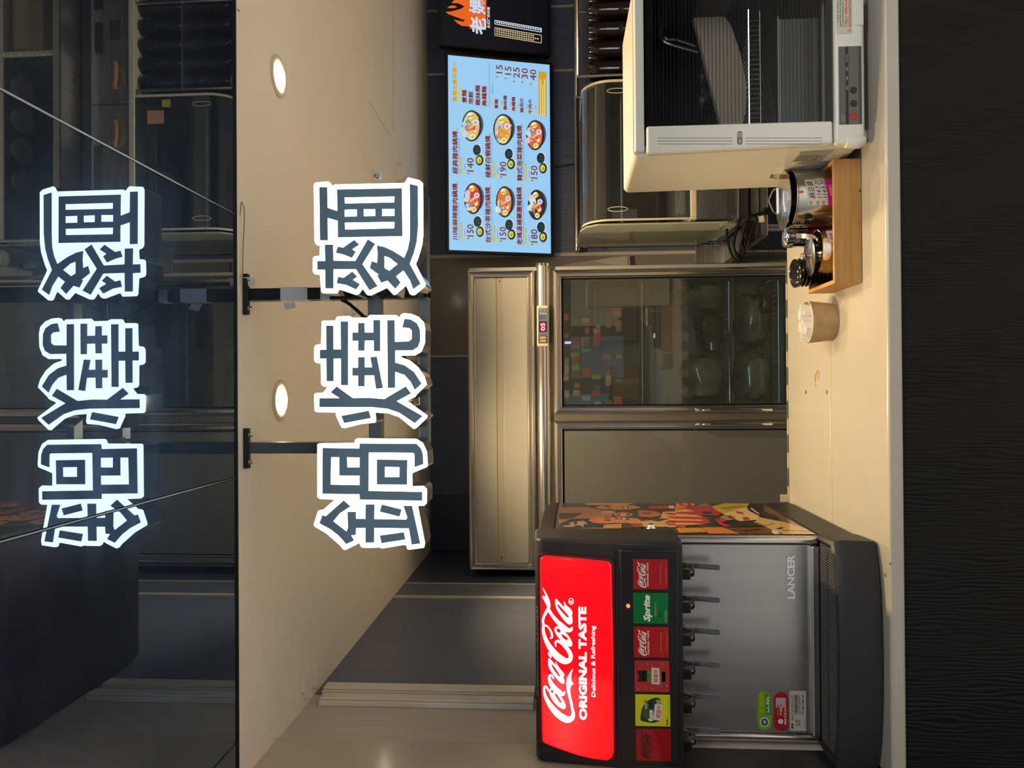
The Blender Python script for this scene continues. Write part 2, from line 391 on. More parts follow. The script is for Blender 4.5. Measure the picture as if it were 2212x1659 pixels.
me.polygons.foreach_set('use_smooth', [True]*len(me.polygons)); me.materials.append(mat('black_ribbed_board', (.009, .010, .011), .45, spec=.15))
ro = bpy.data.objects.new('ribbed_front', me); COL.objects.link(ro); ro.parent = co; ro['kind'] = 'stuff'; ro['label'] = 'black board with fine wavy vertical ribs'
MB().box(WL+.008, 3.2, 1.943, 1.97, .0, .863).build('front_board', BLACKPL, co)
# taped back edge: cream and blue-grey pieces in turn
T1, T2 = mat('cream_tape', (.55, .45, .27), .5), mat('blue_grey_tape', (.085, .11, .12), .35)
x = -.52; k = 0
while x < .40:
    w = .062 if k % 2 else .056
    MB().box(x, x+w-.001, YB-.002, YB+.006, .86, ZT+.0035).build('edge_tape', T2 if k % 2 else T1, co)
    x += w; k += 1
# wear on the worktop: coffee rings, two screw slots, drips
PLT = Plane((0, 2, ZT), (1, 0, 0), (0, 1, 0))
for pts in ([(1762, 826, .6), (1761, 818, 1.8), (1763, 808, 1.6), (1767, 800, .5)], [(1768, 820, .5), (1769, 806, .8), (1766, 797, .4)], [(1760, 828, .5), (1762, 833, 1.0), (1764, 836, .3)]):
    st = MB()
    for q in ribbon(pts, 4): px_poly(st, PLT, [tuple(a) for a in q], srgb(150, 120, 62), .0004)
    st.build('stain', PRINT, co)
for X, Y in ((1741, 847), (1786.5, 847)):
    st = MB(); px_poly(st, PLT, [(X-1, Y-4), (X+1, Y-4), (X+1, Y+4), (X-1, Y+4)], srgb(45, 25, 15), .0004); st.build('screw_slot', PRINT, co)
for X, Y, a in ((1912, 1242, 5), (1922, 1217, 3), (1923, 1229, 1.5), (1923, 1257, 1.2)):
    st = MB(); px_poly(st, PLT, ell(X, Y, a*.5, a, 12), srgb(150, 108, 40), .0004); st.build('drip', PRINT, co)
# ================================================================== DOWNLIGHTS
BULB = mat('lamp_glow', (1, 1, 1), .4, emit=(1, .86, .58), estr=16)
RING = mat('lamp_ring', (.66, .59, .48), .45)
def downlight(x, y, label, power=52, tilt=(0, 0), grp=None, cone=125):
    t = thing('downlight', (x, y, ZC), label, 'light', grp)
    MB().lathe([(.040, -.0005), (.040, -.004), (.050, -.0065), (.058, -.004), (.0585, 0)], (x, y, ZC), 40, close=False).build('trim_ring', RING, t, smooth=True)
    MB().lathe([(.0398, 0), (.038, -.006), (.030, -.011), (.015, -.014), (.001, -.015)], (x, y, ZC), 32).build('lens', BULB, t, smooth=True)
    d = bpy.data.lights.new('downlight_beam', 'SPOT'); d.energy = power; d.color = WARM; d.spot_size = math.radians(cone); d.spot_blend = .75; d.shadow_soft_size = .03
    o = bpy.data.objects.new('downlight_beam', d); COL.objects.link(o); o.location = (0, 0, -.025); o.parent = t
    o.rotation_euler = (math.radians(tilt[0]), math.radians(tilt[1]), 0)
    return t
downlight(-.027, 2.112, 'round recessed downlight in the ceiling above the paper cup', 66, (-11, 3), cone=84)
downlight(.884, 2.109, 'round recessed downlight in the ceiling above the white dish cabinet', 56, (-11, 0), cone=90)
downlight(-.24, 3.32, 'round recessed downlight in the ceiling in front of the refrigerator', 68, cone=135)
downlight(.675, 3.32, 'round recessed downlight in the ceiling before the menu screen', 68, cone=135)
downlight(2.2, 2.9, 'round recessed downlight in the ceiling above the cup rack', 60)

# small ceiling fittings
def fitting(X, Y, kind, label):
    p = on_z(X, Y, ZC); t = thing('sprinkler_head' if kind == 's' else 'smoke_detector', (p.x, p.y, ZC), label, 'sprinkler' if kind == 's' else 'detector')
    if kind == 's':
        MB().lathe([(.034, 0), (.033, -.006), (.026, -.009), (.011, -.010)], p, 28).build('escutcheon', WHITEPL, t, smooth=True)
        MB().lathe([(.009, -.009), (.009, -.024), (.006, -.028), (.006, -.036)], p, 14).build('nozzle', CHROME, t, smooth=True)
        MB().lathe([(.003, -.034), (.017, -.038), (.017, -.040), (.002, -.041)], p, 20).build('deflector', CHROME, t, smooth=True)
    else:
        MB().lathe([(.046, 0), (.046, -.014), (.040, -.022), (.030, -.024)], p, 30).build('base', WHITEPL, t, smooth=True)
        MB().lathe([(.030, -.024), (.029, -.034), (.020, -.042), (.002, -.043)], p, 26).build('sensor_cap', WHITEPL, t, smooth=True)
fitting(802, 381, 's', 'chrome sprinkler head on a round white plate in the ceiling')
fitting(860, 374, 'd', 'round white smoke detector on the ceiling near the back wall')
fitting(748, 664, 'd', 'round white smoke detector on the ceiling behind the sign post')

# white cable ducts on the left wall and their ends on the ceiling
DUCT = mat('duct_plastic', (.78, .74, .65), .45)
def wall_duct(y0, y1, label, top):
    t = thing('cable_duct', (WL, (y0+y1)/2, 0), label, 'duct')
    MB().box(WL, WL+.016, y0, y1, 1.78, top).build('channel', DUCT, t, bevel=.003)
    MB().box(WL+.016, WL+.022, y0+.008, y1-.008, 1.78, top-.002).build('cover', DUCT, t, bevel=.003)
wall_duct(2.392, 2.458, 'wide pale cable duct up the side wall beside the dark laminate', 2.455)
wall_duct(2.312, 2.372, 'pale cable duct up the side wall with a lifted cover', 2.44)
def ceil_duct(pts, label):
    p, q = on_z(*pts[0], ZC), on_z(*pts[1], ZC)
    d = (q-p); w = Vector((d.y, -d.x, 0)).normalized()*.011
    t = thing('duct_stub', (p.x, p.y, ZC-.02), label, 'duct')
    m = MB(); o = p-w; m.obox((o.x, o.y, ZC-.017), d, w*2, (0, 0, .017)); m.build('channel', DUCT, t, bevel=.002)
    m = MB(); m.obox((o.x+w.x*.4, o.y+w.y*.4, ZC-.021), d, w*1.2, (0, 0, .004)); m.build('cover', DUCT, t, bevel=.001)
ceil_duct(((675, 1481), (675, 1437)), 'short pale duct stub on the ceiling, the one deepest into the kitchen')
ceil_duct(((660, 1505), (660, 1462)), 'short pale duct stub on the ceiling, longest of the three')
ceil_duct(((651, 1494), (651, 1452)), 'short pale duct stub on the ceiling, the one closest to the soffit')

# ================================================================== ILLUMINATED SIGN
YS = 1.782
SGP = Plane((0, YS, 0), (1, 0, 0), (0, 0, 1))
GLOW = mat('sign_white_acrylic', (.9, .95, .95), .3, emit=(.90, 1.0, .98), estr=3.3)
LETTER = mat('sign_letter_film', (.05, .085, .12), .45, emit=(.10, .16, .21), estr=.35)  # emission adds the white faces' glow over the dark strokes
SIDE = mat('sign_side_return', (.03, .035, .045), .12, coat=.5)
SCL = 280/1659
SIGN = thing('hanging_sign', (.05, 1.84, ZC), 'hanging sign of three glowing white box letters on a square-tube frame', 'sign')
def glyph(name, label, oy, outline, darks, holes):
    P = lambda q, y=YS: on_y(660+q[0]*SCL, oy+q[1]*SCL, y)
    # all points are laid on the face plane, then the box letter gets its real depth
    F = lambda q, y: Vector((P(q).x, y, P(q).z))
    t = MB().prism([F(q, YS+.004) for q in outline], (0, .08, 0)).build('box_letter', SIDE, SIGN, label=label)
    MB().prism([F(q, YS) for q in outline], (0, .004, 0)).build('lit_face', GLOW, t)
    for d in darks: MB().prism([F(q, YS-.0025) for q in d], (0, .0025, 0)).build('letter_stroke', LETTER, t)
    for h in holes: MB().prism([F(q, YS-.003) for q in h], (0, .0006, 0)).build('lit_counter', GLOW, t)
glyph('mian', 'glowing white box letter reading 麵', 370,
 [(120,145),(275,130),(300,132),(350,190),(375,168),(1260,150),(1275,140),(1305,85),(1320,80),(1460,115),(1500,150),(1505,800),(1490,940),(1440,1110),(1410,1180),(1415,1200),(1535,1440),(1535,1465),(1400,1580),(1360,1585),(1335,1570),(1285,1460),(1155,1575),(1125,1580),(1040,1490),(840,1585),(795,1585),(770,1560),(730,1500),(680,1570),(640,1580),(430,1510),(400,1560),(220,1560),(200,1540),(185,1330),(110,1310),(92,1280),(95,1110),(110,1090),(180,1080),(185,960),(135,935),(115,900),(105,180)],
 [[(180,205),(280,205),(285,470),(405,510),(412,500),(405,235),(1235,220),(1242,832),(418,848),(415,635),(285,598),(288,885),(188,885)],
  [(1335,165),(1440,190),(1442,700),(1425,900),(1390,1040),(1335,1185),(1475,1440),(1380,1510),(1340,1400),(1255,1270),(1160,1345),(1220,1425),(1150,1505),(1050,1400),(970,1428),(920,1335),(940,1325),(825,1240),(850,1150),(918,1175),(925,1060),(915,950),(1010,970),(1120,1020),(1265,1110),(1310,1000),(1335,880),(1340,700)],
  [(250,940),(355,940),(360,1145),(640,1150),(800,872),(893,930),(730,1190),(925,1470),(820,1525),(650,1255),(360,1255),(360,1500),(258,1500),(255,1262),(155,1260),(155,1150),(255,1150)],
  [(415,965),(485,980),(625,880),(690,940),(600,1000),(645,1030),(597,1110),(480,1065),(392,1045)],
  [(420,1350),(490,1365),(600,1285),(665,1350),(607,1390),(700,1445),(650,1515),(520,1455),(402,1435)]],
 [[(505,340),(1140,328),(1138,400),(510,415)],[(505,497),(660,492),(660,578),(508,583)],[(750,490),(895,490),(895,575),(752,578)],[(985,488),(1140,486),(1140,573),(985,576)],[(508,662),(1140,652),(1138,732),(512,747)],[(1015,1090),(1080,1110),(1180,1190),(1075,1275),(1015,1240)]])
glyph('shao', 'glowing white box letter reading 燒', 660,
 [(205,205),(225,195),(380,190),(400,145),(420,138),(560,135),(600,155),(790,155),(825,120),(1160,122),(1205,150),(1225,110),(1260,98),(1350,105),(1440,140),(1510,210),(1530,300),(1525,480),(1480,590),(1400,638),(1230,640),(1215,660),(1330,700),(1440,790),(1520,910),(1550,1010),(1420,1140),(1400,1170),(1310,1210),(1305,1225),(1560,1410),(1550,1440),(1410,1575),(1380,1578),(1200,1430),(1060,1380),(890,1370),(900,1470),(885,1500),(720,1515),(500,1570),(460,1562),(385,1400),(390,1370),(140,1365),(115,1345),(110,1140),(130,1120),(225,1115),(280,1045),(220,1030),(200,1005),(195,745),(130,730),(110,700),(110,540),(130,505),(200,490)],
 [[(268,258),(358,258),(360,562),(455,562),(452,203),(547,203),(547,1020),(458,1020),(455,680),(362,680),(362,970),(272,970),(270,680),(187,680),(187,565),(270,565)],
  [(675,222),(757,222),(760,345),(872,345),(870,185),(957,185),(957,585),(878,585),(875,450),(760,450),(757,578),(675,578),(678,452),(602,452),(602,345),(675,345)],
  [(675,660),(760,660),(760,790),(855,790),(830,660),(915,655),(993,1055),(905,1068),(880,895),(760,895),(757,1035),(675,1035),(675,898),(602,898),(602,795),(675,795)],
  [(1048,187),(1143,187),(1145,465),(1320,460),(1360,430),(1362,320),(1330,290),(1240,280),(1270,170),(1350,180),(1430,230),(1465,310),(1470,450),(1440,530),(1370,575),(1150,575),(1150,730),(1270,765),(1390,850),(1487,1000),(1400,1080),(1350,980),(1270,890),(1150,848),(1148,1055),(1055,1055)],
  [(400,1035),(608,1185),(800,1180),(1010,1197),(1285,1035),(1352,1125),(1168,1225),(1500,1415),(1400,1505),(1200,1370),(1050,1320),(850,1300),(180,1300),(182,1185),(440,1185),(325,1110)],
  [(460,1412),(810,1345),(840,1440),(497,1505)]], [])
glyph('guo', 'glowing white box letter reading 鍋', 930,
 [(150,180),(170,165),(620,160),(640,110),(665,100),(1420,108),(1500,160),(1550,270),(1562,440),(1550,470),(1400,530),(1362,550),(1365,715),(1510,712),(1550,750),(1548,935),(1520,962),(1435,965),(1525,1440),(1515,1500),(1330,1525),(1300,1515),(1290,1470),(1250,1465),(980,1510),(940,1495),(900,1500),(730,1500),(705,1480),(690,1440),(510,1530),(480,1520),(440,1470),(270,1320),(110,1225),(105,1200),(160,1030),(180,1020),(225,1015),(375,885),(180,875),(150,850)],
 [[(222,222),(690,230),(697,165),(1420,170),(1480,230),(1505,310),(1508,430),(1398,468),(1395,300),(1380,285),(812,280),(808,772),(1495,785),(1495,897),(697,882),(695,815),(218,808)],
  [(915,370),(1305,375),(1302,692),(915,690)],
  [(490,893),(578,970),(440,1060),(358,1160),(528,1292),(545,1240),(540,1040),(648,1040),(648,1128),(770,1130),(772,945),(885,945),(882,1132),(1290,1138),(1305,1110),(1255,962),(1365,962),(1470,1445),(1360,1458),(1325,1250),(882,1245),(880,1432),(768,1432),(770,1245),(650,1245),(645,1335),(585,1340),(625,1405),(525,1452),(430,1345),(320,1260),(180,1185),(218,1082),(262,1095)],
  [(978,945),(1232,1010),(1205,1100),(953,1037)],[(953,1343),(1260,1300),(1280,1393),(975,1440)]],
 [[(333,342),(435,342),(435,575),(695,578),(695,695),(328,690)],[(537,342),(695,345),(695,468),(540,470)],[(1020,465),(1205,468),(1203,593),(1020,593)]])
# carrying frame: two square posts and two rails behind the letters
YP0, YP1 = 1.868, 1.905
fr = SIGN
POST = mat('frame_grey_paint', (.10, .125, .15), .3)
def spost(Ya, Yb, zbot, m):
    a, b = on_y(600, Ya, YP0), on_y(600, Yb, YP0)
    x0, x1 = min(a.x, b.x), max(a.x, b.x)
    MB().box(x0, x1, YP0, YP1, zbot, ZC-.002).build('post', m, fr, bevel=.002)
    MB().box(x0-.036, x1+.036, YP0-.008, YP0+.006, ZC-.014, ZC-.001).build('foot_plate', BLACKPL, fr, bevel=.001)
    for s in (x0-.02, x1+.02): MB().lathe([(.006, 0), (.006, -.006), (.003, -.008)], (s, YP0-.002, ZC-.014), 12).build('bolt', CHROME, fr, smooth=True)
    return x0, x1
za = on_y(925, 800, YP0).z; zb = on_y(905, 800, YP0).z; zc = on_y(822, 800, YP0).z; zd = on_y(795, 800, YP0).z
pa = spost(622, 648, za, BLACKPL); pb = spost(956, 980, za, POST)
xl, xr = on_y(915, 992, YP0).x, on_y(915, 420, YP0).x
MB().box(xl, xr, YP0, YP1, za, zb).build('rail', POST, fr, bevel=.002)
MB().box(xl+.05, xr-.05, YP0, YP1, zc, zd).build('rail', POST, fr, bevel=.002)
TAPE = mat('grey_white_tape', (.75, .80, .80), .4)
for Xa, Xb in ((515, 536), (606, 664), (692, 712)):
    z1, z0 = on_y(Xa, 635, YP0).z, on_y(Xb, 635, YP0).z
    MB().box(pa[0]-.0015, pa[1]+.0015, YP0-.0015, YP1+.0015, z0, z1).build('tape_wrap', TAPE, fr)
p = on_y(535, 618, YP0-.004); q = on_y(612, 655, YP0-.004)
MB().poly([p, p+Vector((.022, -.004, .012)), p+Vector((.02, -.006, -.022)), p+Vector((0, 0, -.018))]).build('tape_end', TAPE, fr)
MB().poly([q, q+Vector((-.018, -.006, -.008)), q+Vector((-.012, -.008, -.034)), q+Vector((.002, 0, -.028))]).build('tape_end', TAPE, fr)
for xx in (-.30, -.10, .10, .24, .40):
    MB().box(xx-.006, xx+.006, YS+.084, YP0+.002, (za+zb)/2-.008, (za+zb)/2+.008).build('stand_off', POST, fr)
cab = [on_y(738, 648, 1.89), on_y(752, 655, 1.885), on_y(768, 668, 1.875), on_y(786, 684, 1.866), on_y(800, 690, 1.864)]
MB().tube(catmull(cab, 5), .0045, 8).build('power_cable', BLACKPL, fr, smooth=True)
# thin twin wire drooping from a hook at the soffit edge
wr = thing('loose_wire', (0, 1.84, 2.45), 'thin looped wire hanging at the soffit edge beside the taped post', 'wire')
w1 = [on_y(522, 436, 1.85), on_y(517, 480, 1.85), on_y(516, 540, 1.85), on_y(519, 600, 1.85)]
w2 = [on_y(522, 436, 1.85), on_y(528, 460, 1.85), on_y(525, 540, 1.85), on_y(524, 612, 1.85)]
MB().tube(catmull(w1, 6), .0011, 6).build('strand', mat('grey_wire', (.22, .18, .15), .4), wr)
MB().tube(catmull(w2, 6), .0011, 6).build('strand', mat('brown_wire', (.26, .15, .12), .4), wr)
# ================================================================== SOFT DRINK DISPENSER
DX0, DX1 = -.953, -.402
dd = thing('drink_dispenser', (-.68, 2.33, ZT), 'charcoal fountain drink dispenser with a lit red panel and six valves', 'drink dispenser')
MB().box(DX0, DX1, 2.125, 2.70, 1.0, 1.725).build('cabinet', STEEL, dd, bevel=.004)
MB().box(DX0-.002, DX1+.004, 2.10, 2.705, .905, 1.002).build('plinth', DARKPL, dd, bevel=.006)
# moulded top cap and head
cap = [(2.10, 1.712), (2.10, 1.762), (2.60, 1.752), (2.70, 1.735), (2.706, 1.70)]
MB().prism([(DX0-.004, y, z) for y, z in cap], (DX1-DX0+.008, 0, 0)).build('top_cap', DARKPL, dd, bevel=.008, seg=3)
prof = [(2.128, 1.388), (1.962, 1.388), (1.944, 1.402), (1.940, 1.54), (1.952, 1.562), (1.976, 1.748), (1.992, 1.762), (2.128, 1.766)]
MB().prism([(-.957, y, z) for y, z in prof], (.574, 0, 0)).build('head', DARKPL, dd, bevel=.014, seg=4)
MB().box(-.940, -.402, 1.936, 1.946, 1.402, 1.550).build('valve_fascia', mat('satin_black', (.014, .014, .016), .3), dd, bevel=.006, seg=3)
# lit red panel
RP = Plane((-.66, 1.944, 1.565), (1, 0, 0), (0, .024, .185))
RP.o += RP.n*.004
red_out = [(1166,1208),(1171,1203),(1178,1201),(1250,1207),(1312,1213.5),(1319,1217),(1321,1226),(1325,1420),(1326,1626),(1322,1637),(1312,1644),(1280,1640),(1245,1632),(1205,1618),(1175,1606),(1171,1600),(1167,1420)]
LITRED = mat('lit_red_acrylic', (.5, .01, .015), .12, coat=.6, emit=srgb(240, 0, 14), estr=.9)
pr = [RP.pt(*RP.uv(*q)) for q in red_out]
MB().prism(pr, -RP.n*.016).build('lit_panel', LITRED, dd, bevel=.004, seg=3)
inner = [RP.pt(*RP.uv(*q), -.006) for q in [(1160,1200),(1176,1194),(1318,1206),(1328,1216),(1333,1632),(1326,1648),(1300,1653),(1200,1622),(1164,1606)]]
MB().prism(inner, -RP.n*.012).build('panel_recess', mat('dark_red_gap', (.05, .004, .006), .3), dd, bevel=.003)
# script logo, traced stroke by stroke
r2 = lambda x, y, w: (1140+x/6.405, 1400+y/6.405, w/6.405)
r1 = lambda x, y, w: (1140+x/6.91, 1180+y/6.91, w/6.91)
strokes = [
 [r2(*q) for q in [(288,600,5),(272,556,12),(242,530,14),(226,565,13),(236,640,18),(272,725,26),(330,815,36),(400,895,43),(480,958,46),(555,988,45),(612,965,34),(628,900,24),(616,830,18),(598,750,15),(578,665,17)]],
 [r2(*q) for q in [(356,428,6),(346,392,12),(314,373,13),(298,410,18),(324,490,29),(384,568,36),(448,622,36),(492,634,22),(513,600,8)]],
 [r2(*q) for q in [(286,60,9),(300,88,16),(318,118,13),(326,132,5)]],
 [r1(*q) for q in [(335,1372,10),(362,1352,15),(352,1280,13),(300,1200,11),(250,1182,14),(232,1228,18),(248,1330,24),(300,1455,33),(385,1580,46),(470,1665,52),(560,1712,46),(628,1690,34),(640,1620,30),(590,1530,28),(515,1452,22),(450,1414,18),(414,1440,14),(424,1500,6)]],
 [r1(*q) for q in [(240,1190,16),(228,1110,16),(250,1030,18),(292,955,22),(318,890,20),(312,820,16),(276,725,12),(222,615,3)]],
 [r1(*q) for q in [(300,890,14),(262,810,13),(232,755,14),(262,768,12),(312,845,16)]],
 [r1(*q) for q in [(305,920,16),(352,1010,22),(430,1110,28),(520,1195,36),(600,1250,32),(650,1240,22),(660,1200,8)]],
]
swash = [r2(x, y, 0)[:2] for x, y in [(622,860),(600,770),(560,665),(540,580),(532,480),(545,420),(580,340),(628,280),(608,345),(598,395),(605,450),(632,493),(602,515),(586,560),(592,640),(618,750),(640,860)]]
solids = [[f(x, y, 0)[:2] for x, y in pts] for f, pts in (
 (r2, [(300,575),(330,548),(375,572),(440,645),(500,725),(527,800),(510,838),(470,835),(400,785),(335,705),(302,630)]),
 (r2, [(283,165),(300,140),(340,182),(388,232),(382,184),(405,222),(445,282),(490,335),(505,368),(490,402),(506,440),(505,475),(485,492),(440,462),(380,395),(320,315),(288,245)]),
 (r1, [(400,1228),(430,1195),(480,1208),(560,1280),(630,1370),(665,1450),(650,1490),(605,1488),(530,1440),(450,1350),(408,1280)]),
 (r1, [(410,830),(425,782),(470,832),(548,908),(538,820),(575,880),(635,930),(668,990),(660,1030),(668,1090),(665,1140),(620,1165),(560,1120),(490,1030),(430,930)]))]
holes = [[f(x, y, 0)[:2] for x, y in pts] for f, pts in (
 (r2, [(320,582),(344,578),(358,600),(346,619),(322,606)]), (r2, [(376,628),(400,632),(440,690),(468,742),(450,756),(410,702),(382,658)]),
 (r2, [(328,220),(346,230),(402,300),(444,376),(432,390),(384,332),(342,266)]),
 (r1, [(430,1232),(470,1229),(492,1260),(476,1290),(440,1272)]), (r1, [(498,1308),(522,1312),(574,1345),(604,1385),(576,1400),(528,1366)]),
 (r1, [(442,862),(472,880),(562,980),(614,1046),(590,1058),(518,987),(458,912)]))]
LOGO = []
for s_ in strokes:
    for q in ribbon(s_, 5): LOGO.append([RP.uv(*a) for a in q])
LOGO.append([RP.uv(*a) for a in swash])
for q in solids: LOGO.append([RP.uv(*a) for a in catmull(q, 4, True)])
HOLES = [[RP.uv(*a) for a in catmull(q, 4, True)] for q in holes]
lu = [p[0] for q in LOGO for p in q]; lv = [p[1] for q in LOGO for p in q]
LU0, LU1, LV0, LV1 = min(lu), max(lu), min(lv), max(lv)
def logo_at(mb, pl, u, v, w, h, col, lift):
    for i, q in enumerate(LOGO):
        mb.poly([pl.pt(u + (a-LU0)/(LU1-LU0)*w, v + (b-LV0)/(LV1-LV0)*h, lift + i*1e-6) for a, b in q], col)
def logo_holes(mb, pl, u, v, w, h, col, lift):
    for q in HOLES: mb.poly([pl.pt(u + (a-LU0)/(LU1-LU0)*w, v + (b-LV0)/(LV1-LV0)*h, lift + 3e-4) for a, b in q], col)
WHITEGLOW = mat('lit_white_lettering', (.9, .9, .9), .3, emit=(1, .97, .94), estr=1.3)
lg = MB(); logo_at(lg, RP, LU0, LV0, LU1-LU0, LV1-LV0, None, .0008)
px_text(lg, 'ORIGINAL TASTE', RP, 1268.5, 1556, 1311, 17.5, None, .0008, bold=.045)
px_text(lg, 'Delicious & Refreshing', RP, 1289, 1505.5, 1352, 11.5, None, .0008, bold=.012)
for q in ribbon([(a[0], a[1], .55) for a in ell(1233.8, 1299, 5, 6.6, 20)] + [(1238.8, 1299, .55)], 1): lg.poly([RP.pt(*RP.uv(*a), .0008) for a in q])
px_text(lg, 'R', RP, 1236.8, 1302, 1296.3, 6.4, None, .0008)
lh = MB(); logo_holes(lh, RP, LU0, LV0, LU1-LU0, LV1-LV0, None, .0008); lh.build('letter_counters', LITRED, dd, recalc=False, kind='stuff')
lg.build('lettering', WHITEGLOW, dd, label='white script lettering on the lit red panel', recalc=False)
sm = MB(); PT = Plane((-.66, 1.974, 1.755), (1, 0, 0), (0, .016, .014)); PT.o += PT.n*.0025
smallprint(sm, PT, -.125, -.004, .23, .007, 40, srgb(150, 140, 132), .0)
sm.build('top_print', PRINT, dd, recalc=False)
# six flavour labels on the fascia
FP = Plane((-.66, 1.9345, 1.47), (1, 0, 0), (0, 0, 1))
lab_y = [(1208, 1273), (1281, 1347), (1354.5, 1420), (1427.5, 1494), (1501, 1568), (1575, 1643)]
cols = [(178, 38, 42), (22, 120, 62), (180, 36, 42), (178, 52, 54), (205, 205, 28), (150, 20, 30)]
for i, ((ya, yb), c) in enumerate(zip(lab_y, cols)):
    xo = (1367.5, 1368, 1369, 1371, 1372.5, 1374)[i]
    a = FP.uv(xo, yb); b = FP.uv(xo+75, ya); u0, v1, u1, v0 = a[0], a[1], b[0], b[1]; w, h = u1-u0, v1-v0
    card = MB().prism([FP.pt(u0, v0, .001), FP.pt(u1, v0, .001), FP.pt(u1, v1, .001), FP.pt(u0, v1, .001)], -FP.n*.003, srgb(*c)).build('flavour_label', PRINTG, dd, bevel=.0012)
    m = MB(); L = .0014
    R = lambda x0, x1, y0, y1, col, lift=L: m.poly([FP.pt(u0+w*x0, v0+h*y0, lift), FP.pt(u0+w*x1, v0+h*y0, lift), FP.pt(u0+w*x1, v0+h*y1, lift), FP.pt(u0+w*x0, v0+h*y1, lift)], srgb(*col))
    T = lambda s, x0, y0, ww, hh, col, lift=L, **k: put_text(m, s, FP, u0+w*x0, v0+h*y0, w*ww if ww else None, h*hh if hh else None, srgb(*col), lift, **k)
    if i in (0, 2):
        logo_at(m, FP, u0+.06*w, v0+.62*h, .88*w, .26*h, srgb(238, 226, 220), L); logo_holes(m, FP, u0+.06*w, v0+.62*h, .88*w, .26*h, srgb(*c), L)
        T('ORIGINAL TASTE', .10, .555, .78, .05, (238, 226, 220), bold=.03); T('Delicious & Refreshing', .17, .20, .66, .025, (225, 180, 170)); R(.18, .8, .05, .056, (205, 150, 140))
    elif i == 1:
        T('Sprite', .07, .46, .86, .25, (236, 242, 232), bold=.045, shear=.25); T('檸檬萊姆汽水', .24, .335, .46, .055, (196, 180, 40))
        m.poly([FP.pt(u0+w*x, v0+h*y, L) for x, y in ((.22, .20), (.36, .20), (.36, .26), (.22, .26))], srgb(12, 70, 36)); R(.06, .45, .06, .066, (190, 220, 190)); R(.06, .45, .085, .091, (190, 220, 190))
    elif i == 3:
        m.poly([FP.pt(u0+w*x, v0+h*y, L) for x, y in ((.33, .64), (.68, .64), (.68, .95), (.50, .87), (.33, .93))], srgb(14, 14, 16))
        T('美粒果', .36, .70, .30, .09, (225, 225, 220), bold=.01); R(.33, .68, .545, .64, (60, 140, 62)); T('水果', .40, .565, .18, .05, (210, 235, 200))
        for x, y in ((.08, .9), (.12, .68), (.9, .62), (.86, .5), (.1, .5), (.2, .08), (.9, .2)): m.poly([FP.pt(u0+w*px_, v0+h*py_, L) for px_, py_ in ell(x, y, .03, .014, 10, .6)], srgb(210, 140, 90))
        m.poly([FP.pt(u0+w*x, v0+h*y, L) for x, y in ell(.5, .30, .34, .22, 20)], srgb(150, 60, 60)); R(.33, .66, .12, .22, (205, 70, 74)); T('蘋果汁', .36, .13, .28, .08, (240, 225, 220))
        m.poly([FP.pt(u0+w*x, v0+h*y, L+.0006) for x, y in ((.25, .28), (.77, .29), (.79, .52), (.26, .52))], srgb(205, 198, 186)); T('補貨中', .31, .33, .41, .13, (190, 30, 46), L+.0009, bold=.008)
    elif i == 4:
        m.poly([FP.pt(u0+w*x, v0+h*y, L) for x, y in catmull([(.14, .38), (.16, .80), (.30, .85), (.62, .78), (.86, .56), (.88, .30), (.5, .26)], 4, True)], srgb(28, 62, 34))
        m.poly([FP.pt(u0+w*x, v0+h*y, L+.0002) for x, y in ((.18, .62), (.4, .83), (.78, .66), (.5, .55))], srgb(52, 92, 40))
        T('飛想', .56, .655, .17, .07, (225, 228, 215), L+.0004); T('茶', .74, .655, .09, .09, (30, 40, 28), L+.0004)
        T('fuze', .165, .50, .36, .13, (238, 240, 232), L+.0005, bold=.04); T('tea', .57, .515, .26, .115, (20, 24, 18), L+.0005, bold=.04)
        m.poly([FP.pt(u0+w*x, v0+h*y, L+.0006) for x, y in ((.10, .30), (.20, .30), (.70, .22), (.84, .30), (.86, .40), (.2, .34))], srgb(150, 160, 110))
        m.poly([FP.pt(u0+w*x, v0+h*y, L+.0009) for x, y in ((.20, .27), (.70, .22), (.715, .44), (.215, .50))], srgb(208, 202, 192)); T('補貨中', .26, .285, .40, .14, (196, 40, 50), L+.0012, bold=.008, rot=-.12)
        T('無果汁', .05, .05, .27, .075, (36, 40, 16), L+.0002, bold=.008); R(.36, .92, .05, .056, (80, 84, 20))
    else:
        logo_at(m, FP, u0+.07*w, v0+.60*h, .86*w, .26*h, srgb(52, 10, 16), L); logo_holes(m, FP, u0+.07*w, v0+.60*h, .86*w, .26*h, srgb(*c), L); T('ZERO SUGAR', .22, .54, .56, .05, (60, 12, 18), bold=.02); T('No sugar', .36, .22, .28, .03, (80, 20, 26))
    m.build('label_print', PRINT, card, recalc=False)
# red indicator light
pi_ = FP.hit(1357, 1309)
MB().lathe([(.0045, 0), (.0042, .004), (.002, .006)], (pi_.x, 1.936, pi_.z), 16, (0, -1, 0)).build('indicator_lamp', mat('red_led', (.6, 0, 0), .3, emit=(1, .04, .01), estr=9), dd, smooth=True)
